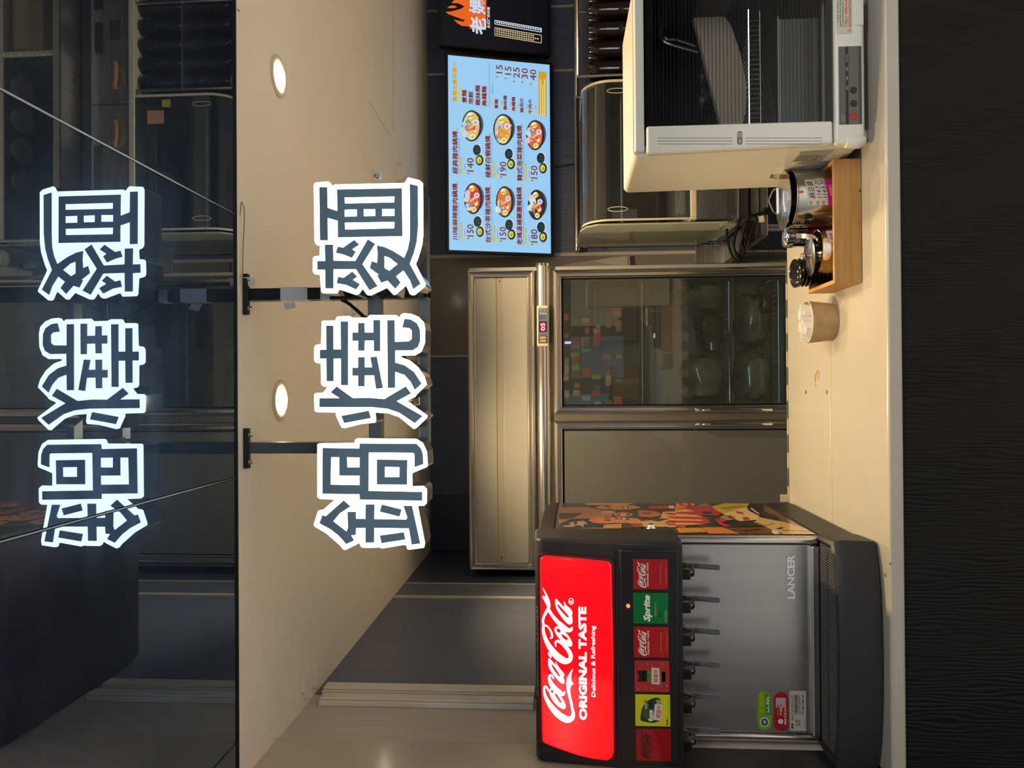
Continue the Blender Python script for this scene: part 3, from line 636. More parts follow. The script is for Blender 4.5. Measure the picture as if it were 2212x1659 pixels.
# splash plate with raised maker's name and stickers
SP = Plane((-.66, 2.116, 1.2), (1, 0, 0), (0, 0, 1))
MB().box(-.931, -.425, 2.116, 2.124, 1.022, 1.40).build('splash_plate', mat('splash_steel', (.56, .56, .555), .3, 1, noise=dict(scale=(40, 3, 1.2), cols=((.54, .54, .535), (.60, .60, .59)), rough=(.27, .33))), dd, bevel=.002)
MB().box(-.931, -.425, 2.096, 2.124, 1.008, 1.028).build('splash_lip', STEEL, dd, bevel=.003)
for xx in (DX0+.001, -.4235): MB().box(xx, xx+.019, 2.108, 2.126, 1.005, 1.40).build('edge_moulding', SATIN, dd, bevel=.006, seg=3)
lt = MB(); a = SP.uv(1717, 1293); b = SP.uv(1699, 1198)
for k in range(3): put_text(lt, 'LANCER', SP, a[0], a[1], b[0]-a[0], b[1]-a[1], None, .0006*(k+1), bold=.045-.012*k)
lt.build('raised_lettering', CHROME, dd, recalc=False)
def pill(X0, X1, Ya, Yb, col, col2):
    m = MB(); u0, v0 = SP.uv(X1, Yb); u1, v1 = SP.uv(X0, Ya); r = (v1-v0)/2; vc = (v0+v1)/2
    pts = [(u0+r+r*math.cos(t), vc+r*math.sin(t)) for t in np.linspace(PI/2, 1.5*PI, 13)] + [(u1-r+r*math.cos(t), vc+r*math.sin(t)) for t in np.linspace(-PI/2, PI/2, 13)]
    m.prism([SP.pt(u, v, .0006) for u, v in pts], -SP.n*.0005, srgb(*col))
    if col2: m.poly([SP.pt(u, v, .0008) for u, v in ((u0+r*2.3, v0+.002), (u1-r, v0+.002), (u1-r*.2, vc-.2*r), (u0+r*2.3, vc-.2*r))], srgb(*col2))
    return m, u0, u1, v0, v1, r, vc
m, u0, u1, v0, v1, r, vc = pill(1635.6, 1666.8, 1493, 1578, (104, 150, 30), (48, 112, 52))
put_text(m, '愛地球!', SP, u0+2.5*r, vc+.1*r, (u1-u0)*.52, r*.62, srgb(170, 185, 20), .001, bold=.008); smallprint(m, SP, u0+2.6*r, v0+.28*r, (u1-u0)*.42, r*.5, 4, srgb(200, 215, 190), .0011)
m.poly([SP.pt(u0+r*1.2+a*r, vc+b*r, .001) for a, b in ell(0, 0, .72, .66, 16)], srgb(200, 205, 195)); m.poly([SP.pt(u0+r*1.2+a*r, vc+b*r, .0012) for a, b in ell(0, 0, .56, .5, 16)], srgb(70, 74, 70)); m.poly([SP.pt(u0+r*1.25+a*r, vc+b*r, .0014) for a, b in ell(0, 0, .26, .2, 8)], srgb(170, 175, 170))
m.build('sticker', PRINT, dd, label='green pill-shaped sticker', recalc=False)
m, u0, u1, v0, v1, r, vc = pill(1671, 1703.5, 1494, 1579.5, (150, 14, 34), None)
smallprint(m, SP, u0+2.2*r, vc+.28*r, (u1-u0)*.28, r*.28, 6, srgb(220, 90, 40), .001); smallprint(m, SP, u0+2.2*r, vc-.12*r, (u1-u0)*.28, r*.30, 6, srgb(235, 215, 205), .001)
put_text(m, '0800 018 818', SP, u0+.9*r, v0+.28*r, (u1-u0)*.46, r*.34, srgb(235, 215, 205), .001, shear=.2)
m.poly([SP.pt(u0+r*1.35+a*r, vc+.1*r+b*r, .001) for a, b in ell(0, 0, .34, .34, 16)], srgb(225, 215, 205)); smallprint(m, SP, u0+r*1.15, vc+.03*r, r*.4, r*.16, 3, srgb(150, 14, 34), .0012)
m.poly([SP.pt(u0+(u1-u0)*x, v0+(v1-v0)*y, .001) for x, y in ((.60, .18), (.85, .18), (.85, .86), (.60, .86))], srgb(168, 160, 150))
m.build('sticker', PRINT, dd, label='dark red pill-shaped sticker', recalc=False)
m = MB(); u0, v0 = SP.uv(1741.5, 1579); u1, v1 = SP.uv(1705, 1492); w, h = u1-u0, v1-v0
m.prism([SP.pt(u0, v0, .0006), SP.pt(u1, v0, .0006), SP.pt(u1, v1, .0006), SP.pt(u0, v1, .0006)], -SP.n*.0005, srgb(168, 168, 158))
bl = srgb(26, 26, 28)
xx = .42
while xx < .90:
    bw = random.choice((.006, .010, .016)); m.poly([SP.pt(u0+w*x, v0+h*y, .001) for x, y in ((xx, .50), (xx+bw, .50), (xx+bw, .70), (xx, .70))], bl); xx += bw+random.choice((.006, .01))
put_text(m, '62125D00077', SP, u0+w*.42, v0+h*.33, w*.48, h*.13, bl, .001); put_text(m, '設備', SP, u0+w*.12, v0+h*.52, w*.16, h*.12, bl, .001); put_text(m, '編號', SP, u0+w*.12, v0+h*.36, w*.16, h*.12, bl, .001)
smallprint(m, SP, u0+w*.42, v0+h*.13, w*.50, h*.11, 8, bl, .001); smallprint(m, SP, u0+w*.04, v0+h*.06, w*.28, h*.06, 9, srgb(90, 90, 90), .001)
smallprint(m, SP, u0+w*.26, v0+h*.78, w*.66, h*.11, 14, srgb(80, 80, 80), .001)
m.poly([SP.pt(u0+w*x, v0+h*y, .001) for x, y in ((.06, .76), (.12, .83), (.18, .76), (.18, .93), (.12, .86), (.06, .93))], bl)
m.build('sticker', PRINT, dd, label='pale asset label with a barcode', recalc=False)
# valves
NOZ = mat('nozzle_black', (.008, .008, .009), .22)
LEV = mat('smoky_clear_plastic', (.11, .115, .125), .08, coat=.8)
lever_Y = [1223, 1293.5, 1363, 1434, 1504.5, 1578]
for i, Yl in enumerate(lever_Y):
    yv = 2.035; p = on_y(1490, Yl+(9 if i < 5 else 16), yv)
    vb = MB().lathe([(.021, .03), (.021, .0), (.019, -.012), (.0165, -.014), (.0165, -.026), (.014, -.030)], (p.x, yv, 1.38), 20).build('valve', NOZ, dd, smooth=True)
    MB().box(p.x-.013, p.x+.013, yv-.05, yv+.05, 1.365, 1.395).build('valve_body', NOZ, vb, bevel=.003)
    a = on_y(1495, Yl-1, yv+.03); b = on_y(1555, Yl+3, yv+.022)
    w = .0068; l = MB(); l.prism([(a.x-w, yv+.03, 1.385), (a.x+w, yv+.03, 1.385), (a.x+w, yv+.03, a.z), (b.x+w*1.05, yv+.02, b.z+.003), (b.x+w*.8, yv+.02, b.z), (b.x-w*.8, yv+.02, b.z), (b.x-w*1.05, yv+.02, b.z+.003), (a.x-w, yv+.03, a.z)], (0, .006, 0))
    l.build('push_lever', LEV, vb, bevel=.0012)
    MB().box(p.x-.003, p.x+.003, yv-.022, yv-.018, 1.356, 1.366).build('valve_tab', CREAM, vb)
# drip tray with bowed front
def plan(z, grow=0):
    out = [(DX0-.006-grow, 2.11, z)]
    n = 16
    for k in range(n+1):
        t = -1+2*k/n; x = (DX0+DX1)/2 + t*(.288+grow); y = 1.972 - .022*(1-t*t) + .016*abs(t)**6 - grow
        out.append((x, y, z))
    return out + [(DX1+.008+grow, 2.11, z)]
tr_ = MB().rings([plan(.902, -.006), plan(.908, 0), plan(.99, .004), plan(1.008, -.002), plan(1.012, -.012), plan(.996, -.016)]).build('drip_tray', DARKPL, dd, smooth=True)
sl = MB(); n = 84
for k in range(n):
    x = DX0+.022 + (DX1-DX0-.036)*k/(n-1); t = (x-(DX0+DX1)/2)/.288; y0 = 1.972-.022*(1-t*t)+.016*abs(t)**6+.019
    sl.box(x-.0014, x+.0014, y0, 2.094, .998, 1.0085)
MB().box(DX0+.015, DX1-.015, 1.995, 2.095, .996, .9975).build('grille_liner', BLACKPL, tr_)
sl.build('grille_bars', mat('grille_grey', (.075, .075, .078), .25), tr_, kind='stuff')
MB().box(DX0+.02, DX1-.02, 2.035, 2.042, .999, 1.0092).build('grille_crossbar', BLACKPL, tr_)
# printed side panels
XA = DX1+.0015
AP = Plane((XA, 2.4, 1.3), (0, 1, 0), (0, 0, 1))
ap = [(XA, 2.128, 1.003), (XA, 2.70, 1.003), (XA, 2.70, 1.70), (XA, 2.128, 1.712)]
zsplit = [AP.uv(1393, 1154), AP.uv(1366, 1087)]
up = [(XA-.0015, 2.135, 1.3+zsplit[0][1]+.003), (XA-.0015, 2.698, 1.3+zsplit[1][1]+.003), (XA-.0015, 2.698, 1.69), (XA-.0015, 2.135, 1.712)]
lo = [(XA-.0015, 2.135, 1.004), (XA-.0015, 2.698, 1.004), (XA-.0015, 2.698, 1.3+zsplit[1][1]-.003), (XA-.0015, 2.135, 1.3+zsplit[0][1]-.003)]
pu = MB().prism(up, (.0015, 0, 0), srgb(62, 64, 66)).build('side_panel', PRINTG, dd)
plo = MB().prism(lo, (.0015, 0, 0), srgb(58, 56, 56)).build('side_panel', PRINTG, dd)
A7 = lambda pts: [(1160+x/6.9125, 1070+y/6.9125) for x, y in pts]
A8 = lambda pts: [(1460+x/5.53, 1070+y/5.53) for x, y in pts]
art = [
 (7,[(330,180),(760,175),(1000,230),(1150,240),(1100,350),(500,350),(320,265)],(170,122,96)), (7,[(318,268),(690,265),(520,350),(300,360)],(66,66,70)), (7,[(300,360),(520,350),(330,430),(290,425)],(172,126,96)),
 (7,[(285,432),(520,350),(790,345),(960,430),(1000,440),(960,490),(275,490)],(44,54,60)), (7,[(380,452),(560,440),(560,470),(400,472)],(178,154,134)), (7,[(470,410),(600,392),(690,380),(765,425),(700,432),(690,476),(640,450),(520,448)],(178,154,134)), (7,[(540,400),(600,398),(600,432),(560,440)],(50,58,62)),
 (7,[(272,494),(1000,488),(1000,505),(268,514)],(205,165,125)), (7,[(270,514),(560,514),(560,575),(262,575)],(98,72,58)),
 (7,[(700,94),(1400,94),(1350,146),(745,146)],(202,142,102)), (7,[(1120,96),(1230,94),(1225,106),(1130,110)],(40,30,28)),
 (7,[(770,150),(1180,140),(930,165),(880,200),(820,190)],(40,38,40)), (7,ell(1205,182,335,36,28),(198,132,88)), (7,ell(1050,168,60,9,12),(70,44,34)), (7,ell(1325,184,52,16,14),(110,46,34)), (7,ell(1325,184,26,9,10),(232,220,205)), (7,ell(1090,205,40,8,10),(70,44,34)),
 (7,ell(1065,255,112,26,18),(200,150,112)), (7,ell(1290,290,140,32,20),(208,152,106)), (7,[(1180,300),(1200,270),(1260,280),(1240,312)],(150,92,60)), (7,[(1320,305),(1350,265),(1400,275),(1390,310)],(150,92,60)),
 (7,ell(1010,372,236,52,30),(214,116,78)), (7,[(905,342),(1250,328),(1480,345),(1560,372),(1500,402),(1250,418),(1000,408),(900,385)],(205,138,88)), (7,ell(1050,372,58,10,12),(80,48,36)), (7,ell(1050,338,50,8,12),(80,48,36)), (7,ell(1310,352,70,20,16),(120,40,30)), (7,ell(1300,352,30,12,12),(240,230,215)), (7,ell(1190,352,32,8,10),(90,52,36)),
 (7,[(1000,440),(1265,425),(1260,495),(985,495)],(190,142,98)), (7,[(1285,425),(1470,440),(1490,490),(1275,495)],(84,60,48)),
 (7,[(735,575),(830,505),(930,500),(850,540),(820,575)],(200,156,116)), (7,[(830,575),(900,520),(1000,502),(1190,502),(1190,578)],(28,32,34)), (7,[(1155,545),(1180,508),(1540,508),(1590,582),(1190,582)],(206,126,56)), (7,ell(1330,545,70,10,12),(90,46,20)),
 (7,[(1615,585),(1640,560),(1800,500),(1980,520),(2040,550),(1980,588)],(206,128,60)), (7,[(1790,505),(1895,528),(1800,532)],(235,232,225)),
 (7,[(1505,225),(1750,240),(1910,300),(1700,335),(1530,320)],(180,112,72)), (7,ell(1650,270,70,16,12),(130,60,36)), (7,[(1640,165),(2050,150),(2050,200),(1700,215)],(168,52,46)), (7,[(1960,160),(2050,160),(2050,200),(1980,200)],(225,200,160)), (7,[(2055,100),(2212,100),(2212,235),(2055,240)],(204,132,88)), (7,[(2110,104),(2212,104),(2212,150),(2150,160)],(160,46,44)),
 (7,[(1880,250),(2212,235),(2212,480),(1960,480),(1700,400),(1850,330)],(216,162,104)), (7,[(1900,262),(2212,285),(2212,312),(1960,290)],(168,44,42)), (7,[(1940,312),(2212,330),(2212,372),(1990,340)],(168,44,42)), (7,[(1980,375),(2212,392),(2212,425),(1900,410)],(165,46,44)), (7,[(1790,415),(2150,435),(2212,455),(1960,450)],(158,58,44)),
 (7,[(1560,370),(1700,345),(1990,350),(1800,400),(1620,420)],(62,60,64)), (7,[(1330,410),(1700,375),(1900,410),(1990,470),(1640,480)],(205,166,108)), (7,[(1380,420),(1560,420),(1590,478),(1450,480)],(150,80,50)),
 (8,[(0,85),(210,85),(225,120),(0,160)],(206,134,92)), (8,[(20,86),(160,86),(188,132),(60,132)],(162,50,56)), (8,[(70,95),(130,95),(150,122),(85,122)],(206,134,92)),
 (8,[(0,170),(300,110),(430,130),(540,220),(500,248),(300,240),(390,300),(420,335),(0,385)],(172,54,60)), (8,[(0,175),(120,165),(230,195),(0,205)],(220,160,110)), (8,[(0,222),(240,238),(320,262),(0,256)],(222,164,112)), (8,[(0,282),(300,292),(330,310),(0,306)],(222,164,112)), (8,[(0,330),(200,332),(360,352),(0,356)],(222,164,112)), (8,ell(370,212,60,18,14),(48,32,34)), (8,[(270,110),(360,95),(420,125),(300,135)],(150,110,90)),
 (8,[(425,135),(560,90),(870,90),(845,140),(700,195),(560,222),(470,175)],(192,166,52)), (8,[(500,150),(780,120),(840,140),(600,175)],(160,132,36)), (8,[(555,222),(720,182),(845,142),(880,192),(1000,252),(980,295),(760,312),(620,245)],(216,192,142)), (8,ell(620,270,90,32,18),(176,132,86)), (8,[(610,250),(660,255),(700,285),(640,275)],(60,50,36)),
 (8,[(712,190),(800,205),(812,232),(730,218)],(180,66,50)), (8,[(795,268),(860,262),(890,292),(810,305)],(180,66,50)),
 (8,[(868,96),(1330,96),(1330,335),(1150,300),(980,232),(850,165)],(42,34,30)), (8,[(1040,185),(1170,138),(1330,112),(1330,225),(1150,232)],(132,62,36)), (8,[(900,150),(1000,222),(990,232),(890,165)],(200,190,180)),
 (8,[(1310,96),(1440,96),(1980,410),(1700,392),(1300,335)],(116,88,68)), (8,[(1380,262),(1500,225),(1640,210),(1850,325),(1560,315)],(182,122,78)), (8,[(1310,110),(1400,105),(1400,250),(1310,240)],(150,118,84)),
 (8,[(580,322),(720,302),(830,325),(1060,372),(650,388)],(46,46,50)), (8,[(468,292),(560,280),(605,308),(545,332),(655,368),(600,384),(500,335)],(192,56,76)),
 (8,[(930,330),(1000,268),(1270,318),(1700,395),(1980,412),(2120,486),(1960,492),(1300,492),(1180,430),(1060,375)],(206,172,116)), (8,[(935,330),(1065,372),(1180,342),(1175,336),(1065,364),(940,322)],(60,50,40)), (8,[(1195,405),(1250,385),(1300,390),(1250,412)],(60,54,46)), (8,[(1120,440),(1150,418),(1230,428),(1300,486),(1200,486)],(232,214,180)), (8,[(1215,440),(1260,450),(1300,480),(1260,478)],(176,84,40)), (8,[(1110,440),(1150,415),(1140,440),(1190,484),(1170,484)],(50,46,42)),
 (8,[(1270,412),(1700,430),(1940,488),(1925,492),(1690,440),(1270,425)],(150,116,74)), (8,[(600,392),(1060,382),(1160,418),(1120,440),(1180,486),(800,482)],(112,76,36)), (8,[(760,420),(1000,400),(1050,420),(820,440)],(70,46,24)),
 (8,[(0,395),(310,392),(370,442),(40,452)],(202,142,46)), (8,[(312,388),(560,386),(790,480),(410,476)],(208,128,62)), (8,[(0,452),(380,446),(410,478),(0,478)],(96,54,34)),
]
ma = MB()
for i, (rg, pts, c) in enumerate(art):
    P = (A7 if rg == 7 else A8)(pts)
    ma.poly([Vector((XA+.0003+i*1.2e-5, min(max(2.4+AP.uv(*q)[0], 2.136), 2.697), min(max(1.3+AP.uv(*q)[1], 1.005), 1.702))) for q in P], srgb(*c))
ma.build('side_picture', PRINTG, dd, label='printed picture of cheering diners and noodles', recalc=False)
lk = AP.hit(1407, 1146)
MB().lathe([(.013, 0), (.013, .006), (.009, .011), (.008, .018), (.004, .020)], (XA, lk.y, lk.z), 20, (1, 0, 0)).build('lock', CHROME, dd, smooth=True)
# ================================================================== REFRIGERATOR
YR = 3.93
FX0, FX1, FZ1 = -.928, .618, 2.168
rf_ = thing('display_refrigerator', (-.15, 4.2, 0), 'tall stainless refrigerator with one clear and one grey glass door', 'refrigerator')
BODY = mat('fridge_grey', (.085, .08, .075), .35)
MULL = mat('fridge_taupe', (.13, .12, .11), .35)
b = MB(); b.box(FX0, FX1+.008, YR+.012, 4.55, 1.73, FZ1-.004); b.box(FX0, -.15, YR+.03, 4.55, .1, 1.73); b.box(.59, FX1+.008, YR+.012, 4.55, .1, 1.73); b.box(-.15, .59, 4.50, 4.55, .1, 1.73); b.box(-.15, .59, YR+.03, 4.5, .1, .16); b.box(-.152, -.140, YR+.012, 4.5, .1, 1.73); b.box(FX0, FX1, YR+.012, YR+.03, .1, .2)
b.build('body', CREAM, rf_)
MB().box(FX0+.02, FX1-.02, YR+.08, 4.5, 0, .1).build('plinth', BLACKPL, rf_)
def moulded_frame(x0, x1, z0, z1, w, y, name, parent, d=.03):
    steps = [(0, 0), (0, -.55), (.12, -.85), (.26, -1), (.40, -.88), (.46, -.62), (.54, -.62), (.62, -.80), (.74, -.80), (.82, -.5), (.92, -.42), (1, -.3), (1, 0)]
    loops = [[(x0+w*i, y+d*k, z0+w*i), (x1-w*i, y+d*k, z0+w*i), (x1-w*i, y+d*k, z1-w*i), (x0+w*i, y+d*k, z1-w*i)] for i, k in steps]
    return MB().rings(loops, close=False).build(name, SATIN, parent)
# top compartment panel
moulded_frame(FX0, FX1-.010, 1.826, FZ1, .038, YR+.012, 'panel_frame', rf_, .028)
for z0, z1 in ((1.864, 1.985), (2.022, 2.130)): MB().box(FX0+.038, FX1-.048, YR+.002, YR+.013, z0, z1).build('panel', CREAM, rf_, bevel=.002)
MB().box(FX0+.038, FX1-.048, YR+.006, YR+.014, 1.985, 2.022).build('panel_groove', mat('cream_grey_enamel', (.36, .345, .29), .4), rf_)
for x in (.555, -.865): MB().lathe([(.004, 0), (.004, .003), (.001, .004)], (x, YR+.006, 2.004), 10, (0, -1, 0)).build('screw', BLACKPL, rf_)
# rounded rail with the controller
n = 14; arc = [(YR+.012 - .042*math.sin(PI*k/n), 1.781 - .040*math.cos(PI*k/n)) for k in range(n+1)]
MB().prism([(FX0, y, z) for y, z in arc], (FX1+.010-FX0, 0, 0)).build('control_rail', SATIN, rf_, smooth=True)
MB().prism([(FX1+.010, YR+.012 + (y-YR-.012)*1.06, 1.781+(z-1.781)*1.06) for y, z in arc], (.012, 0, 0)).build('rail_end_cap', CHROME, rf_)
yc = YR-.0305
ct = MB().box(.216, .424, yc-.010, YR, 1.752, 1.812).build('controller', mat('controller_ivory', (.60, .55, .42), .4), rf_, bevel=.008, seg=3)
CPn = Plane((.32, yc-.0105, 1.782), (1, 0, 0), (0, 0, 1)); m = MB()
def rc(x0, x1, z0, z1, c, l=.0004): m.poly([CPn.pt(x0-.32, z0-1.782, l), CPn.pt(x1-.32, z0-1.782, l), CPn.pt(x1-.32, z1-1.782, l), CPn.pt(x0-.32, z1-1.782, l)], srgb(*c))
rc(.230, .408, 1.758, 1.806, (92, 112, 136)); rc(.288, .342, 1.762, 1.802, (78, 8, 22), .0008)
rc(.232, .270, 1.762, 1.803, (58, 52, 44), .0008); rc(.236, .249, 1.766, 1.799, (168, 150, 116), .0012); rc(.253, .266, 1.766, 1.799, (168, 150, 116), .0012)
for z in (1.768, 1.778, 1.788, 1.797): rc(.352, .372, z, z+.004, (60, 72, 92), .0008)
for z in (1.768, 1.781, 1.794): m.poly([CPn.pt(.382-.32+a*.004, z-1.782+b_*.004, .0008) for a, b_ in ell(0, 0, 1, 1, 10)], srgb(190, 190, 180))
rc(.392, .404, 1.764, 1.780, (130, 130, 126), .0008); rc(.392, .404, 1.785, 1.801, (130, 130, 126), .0008)
m.build('controller_print', PRINT, ct, recalc=False)
m = MB(); put_text(m, '05', CPn, -.026, -.011, .040, .022, None, .0014, bold=.02); m.build('digits', mat('red_digits', (1, .1, .1), .4, emit=(1, .08, .16), estr=6), ct, recalc=False)
# doors
def fdoor(x0, x1, pane_mat, hx, lab):
    fr_ = moulded_frame(x0, x1, .20, 1.730, .044, YR, 'door', rf_, .032); fr_['label'] = lab
    g = MB().box(x0+.042, x1-.042, YR-.010, YR-.004, .242, 1.688).build('pane', pane_mat, fr_)
    s_ = MB()
    for (a0, a1, c0, c1) in ((x0+.040, x0+.050, .24, 1.69), (x1-.050, x1-.040, .24, 1.69), (x0+.04, x1-.04, .24, .25), (x0+.04, x1-.04, 1.68, 1.69)): s_.box(a0, a1, YR-.012, YR-.003, c0, c1)
    s_.build('gasket', RUBBER, fr_)
    pts = [(hx, YR-.030, 1.015), (hx, YR-.042, .995), (hx, YR-.044, .94), (hx, YR-.044, .72), (hx, YR-.042, .67), (hx, YR-.030, .65)]
    MB().tube(pts, .009, 10).build('handle', CHROME, fr_, smooth=True)
    return fr_
FG = glass_mat('fridge_glass', (.90, .95, .93), ior=1.55, film=.03, filmcol=(.5, .52, .46))
fdoor(-.131, .604, FG, -.112, 'clear glass door in a moulded steel frame')
fdoor(-.902, -.164, mat('grey_backed_glass', (.115, .125, .125), .06, coat=.3), -.183, 'door with a plain grey pane in a moulded steel frame')
MB().box(-.164, -.131, YR-.002, YR+.03, .2, 1.73).build('mullion', MULL, rf_)
MB().box(FX0, FX1, YR+.004, YR+.012, 1.728, 1.742).build('header', MULL, rf_)
# shelves and cold-store contents
for z in (1.272, .832, .585):
    sh = MB(); sh.tube([(-.13, YR+.06, z), (.585, YR+.06, z)], .007, 8); sh.tube([(-.13, YR+.06, z-.028), (.585, YR+.06, z-.028)], .003, 6)
    for k in range(24): x = -.125+.03*k; sh.tube([(x, YR+.06, z), (x, 4.47, z)], .002, 5)
    for y in (4.15, 4.3, 4.45): sh.tube([(-.13, y, z-.004), (.585, y, z-.004)], .003, 6)
    sh.build('wire_shelf', CHROME, rf_, smooth=True)
MB().box(-.138, .588, 4.488, 4.499, .17, 1.72).build('liner', mat('fridge_liner', (.42, .43, .40), .35), rf_)
MB().box(.555, .575, YR+.05, YR+.07, .2, 1.7).build('shelf_post', SATIN, rf_)
def lump(name, c, r, m, label, cat, seed, grp=None, sq=1.0):
    rnd = random.Random(seed); mb = MB(); loops = []; N, M = 18, 11
    ph = [rnd.uniform(0, 6.28) for _ in range(6)]
    for j in range(M):
        v = -PI/2 + PI*(j+.02)/(M-1.0+.04)
        lp = []
        for k in range(N):
            u = 2*PI*k/N; cu, su, cv, sv = math.cos(u), math.sin(u), math.cos(v), math.sin(v)
            e = lambda t: math.copysign(abs(t)**.6, t)
            w = 1 + .07*math.sin(3*u+ph[0]+2*v) + .06*math.sin(5*u-ph[1]+3*v) + .04*math.sin(9*u+ph[2]-5*v)
            lp.append((c[0]+r[0]*e(cu)*e(cv)*w, c[1]+r[1]*e(su)*e(cv)*w, c[2]+r[2]*(1+e(sv))*w*.5*sq))
        loops.append(lp)
    mb.rings(loops); return mb.build(name, m, smooth=True, label=label, cat=cat, group=grp)
BAGM = mat('cloudy_plastic_bag', (.30, .29, .22), .16, coat=.7, noise=dict(scale=9, cols=((.16, .16, .12), (.42, .40, .30)), bump=.6))
BAGR = mat('food_bag_red', (.16, .06, .03), .16, coat=.8, noise=dict(scale=14, cols=((.07, .03, .02), (.30, .12, .05)), bump=.6))
BAGD = mat('food_bag_dark', (.05, .06, .06), .14, coat=.8, noise=dict(scale=12, cols=((.025, .03, .035), (.12, .12, .10)), bump=.6))
GRN = mat('green_leaf_bag', (.02, .07, .03), .25, noise=dict(scale=20, cols=((.01, .04, .015), (.05, .13, .05)), bump=.6))
lump('food_bag', (.06, 4.18, .592), (.13, .12, .17), BAGM, 'plump clear bag of pale noodles behind the refrigerator glass', 'bag', 1)
lump('food_bag', (.36, 4.20, .592), (.14, .12, .15), BAGM, 'slumped clear bag of flour-pale food behind the refrigerator glass', 'bag', 2)
lump('food_bag', (.46, 4.10, .592), (.08, .05, .07), BAGR, 'small shiny bag of red sauce on the lowest refrigerator shelf', 'bag', 3)
lump('food_bag', (.05, 4.16, .84), (.12, .11, .20), BAGM, 'tall cloudy bag on the middle refrigerator shelf', 'bag', 4)
lump('food_bag', (.30, 4.18, .84), (.11, .12, .12), BAGD, 'dark blue-grey bag on the middle refrigerator shelf', 'bag', 5)
lump('food_bag', (.48, 4.18, .84), (.07, .12, .21), BAGM, 'narrow cloudy bag at the hinge end of the middle shelf', 'bag', 6)
lump('vegetable_bag', (.20, 4.2, .165), (.2, .13, .2), GRN, 'bag of green vegetables at the bottom of the refrigerator', 'bag', 7)
t = thing('cardboard_box', (.02, 4.2, 1.28), 'small brown cardboard box on the top refrigerator shelf', 'box')
MB().box(-.06, .12, 4.1, 4.34, 1.282, 1.42).build('carton', mat('cardboard', (.28, .17, .08), .7), t); MB().box(.02, .05, 4.098, 4.342, 1.281, 1.4215).build('tape_strip', mat('packing_tape', (.36, .26, .14), .25), t)
t = thing('screen_reflection', (.42, 4.2, 1.28), 'dark box imitating a screen reflected in the refrigerator glass', 'tub')  # solid shape stands in for a dark screen mirrored in the door glass
MB().box(.24, .54, 4.06, 4.36, 1.282, 1.50).build('tub', mat('reflection_navy', (.03, .045, .06), .25), t, bevel=.012); MB().box(.232, .548, 4.052, 4.368, 1.50, 1.52).build('lid', mat('reflection_top', (.10, .13, .14), .3), t, bevel=.006)

# plastic sleeve of papers on the pale wall panel
pf = thing('document_sleeve', (.74, WB-.02, 1.3), 'crumpled clear sleeve of papers hanging on the beige wall strip', 'document sleeve')
pts = [on_y(X, Y, 4.53) for X, Y in ((1207, 575), (1362, 575), (1360, 552), (1330, 554), (1290, 561), (1245, 567))]
MB().prism(pts, (0, .006, 0)).build('sleeve', mat('lilac_plastic', (.36, .33, .34), .2, coat=.4), pf)
for k in range(2): MB().prism([p_ + Vector((-.006-.004*k, -.003-.003*k, .01+.006*k)) for p_ in pts[1:5]], (0, .002, 0)).build('sheet', mat('sheet_grey', (.45, .43, .42), .5), pf)

# ================================================================== MENU SCREENS
TV1 = [on_y(970, 532, 4.32), on_y(1190, 548, 4.5), on_y(1190, 140, 4.5), on_y(970, 107, 4.32)]
def make_tv(tl, bl, width, label, ext=.006):
    e1 = Vector((1, 0, 0)); e2 = (tl-bl); e2.x = 0; hgt = e2.length; e2.normalize()
    P = Plane(bl, e1, e2); o = (tl+bl)/2
    t = thing('menu_screen', (o.x+width/2, 4.5, bl.z), label, 'screen')
    MB().prism([P.pt(-.012, -.020, -.002), P.pt(width+.012, -.020, -.002), P.pt(width+.012, hgt+.012, -.002), P.pt(-.012, hgt+.012, -.002)], -P.n*.045).build('casing', BLACKPL, t, bevel=.004)
    bz = MB()
    for a, b_, c, d in ((-.012, 0, -.02, hgt+.012), (width, width+.012, -.02, hgt+.012), (0, width, -.02, 0), (0, width, hgt, hgt+.012)):
        bz.prism([P.pt(a, c, -.002), P.pt(b_, c, -.002), P.pt(b_, d, -.002), P.pt(a, d, -.002)], P.n*.006)
    bz.build('bezel', BLACKPL, t)
    pm = P.pt(width/2, hgt*.45, -.04)
    MB().box(pm.x-.12, pm.x+.12, pm.y, WB-.001, pm.z-.1, pm.z+.1).build('wall_bracket', BLACKPL, t)
    return t, P, hgt
bl = Vector((TV1[1].x, 4.5, TV1[1].z)); tl = Vector((bl.x, 4.32, TV1[0].z))
W1 = TV1[2].x - TV1[1].x
tv, SC1, H1 = make_tv(tl, bl, W1, 'lit menu screen showing six noodle pots and prices on pale blue')
s = MB(); C = srgb
s.poly([SC1.pt(0, 0, 0), SC1.pt(W1, 0, 0), SC1.pt(W1, H1, 0), SC1.pt(0, H1, 0)], C(150, 200, 238))
BR, YL, GY, DK = C(122, 44, 30), C(212, 168, 36), C(92, 108, 130), C(30, 34, 44)
def PXR(x0, x1, y0, y1, c, l=.0006): px_poly(s, SC1, [(x0, y0), (x1, y0), (x1, y1), (x0, y1)], c, l)
titles = [('川味麻辣豬肉鍋燒', 989, 518.7, 397), ('經典豬肉鍋燒', 989, 375.5, 284), ('台式沙茶豬肉鍋燒', 1060, 524, 405), ('極鮮白蝦鍋燒', 1060, 384, 294), ('老媽溫補藥膳豬鍋燒', 1128, 529, 405), ('韓式泡菜豬肉鍋燒', 1128.5, 391, 272)]
subs = [('Sichuan spicy pork pot roast set meal', 518, 438), ('Classic Pork Hot Pot roasted meal', 376, 300), ('Taiwanese Shacha Pork pot roast set meal', 524, 436), ('Extremely fresh white shrimp pot roasted meal', 385, 300), ("Mom's warming and tonic pork pot roast set meal", 529, 426), ('Korean kimchi and pork pot roast set meal', 391, 300)]
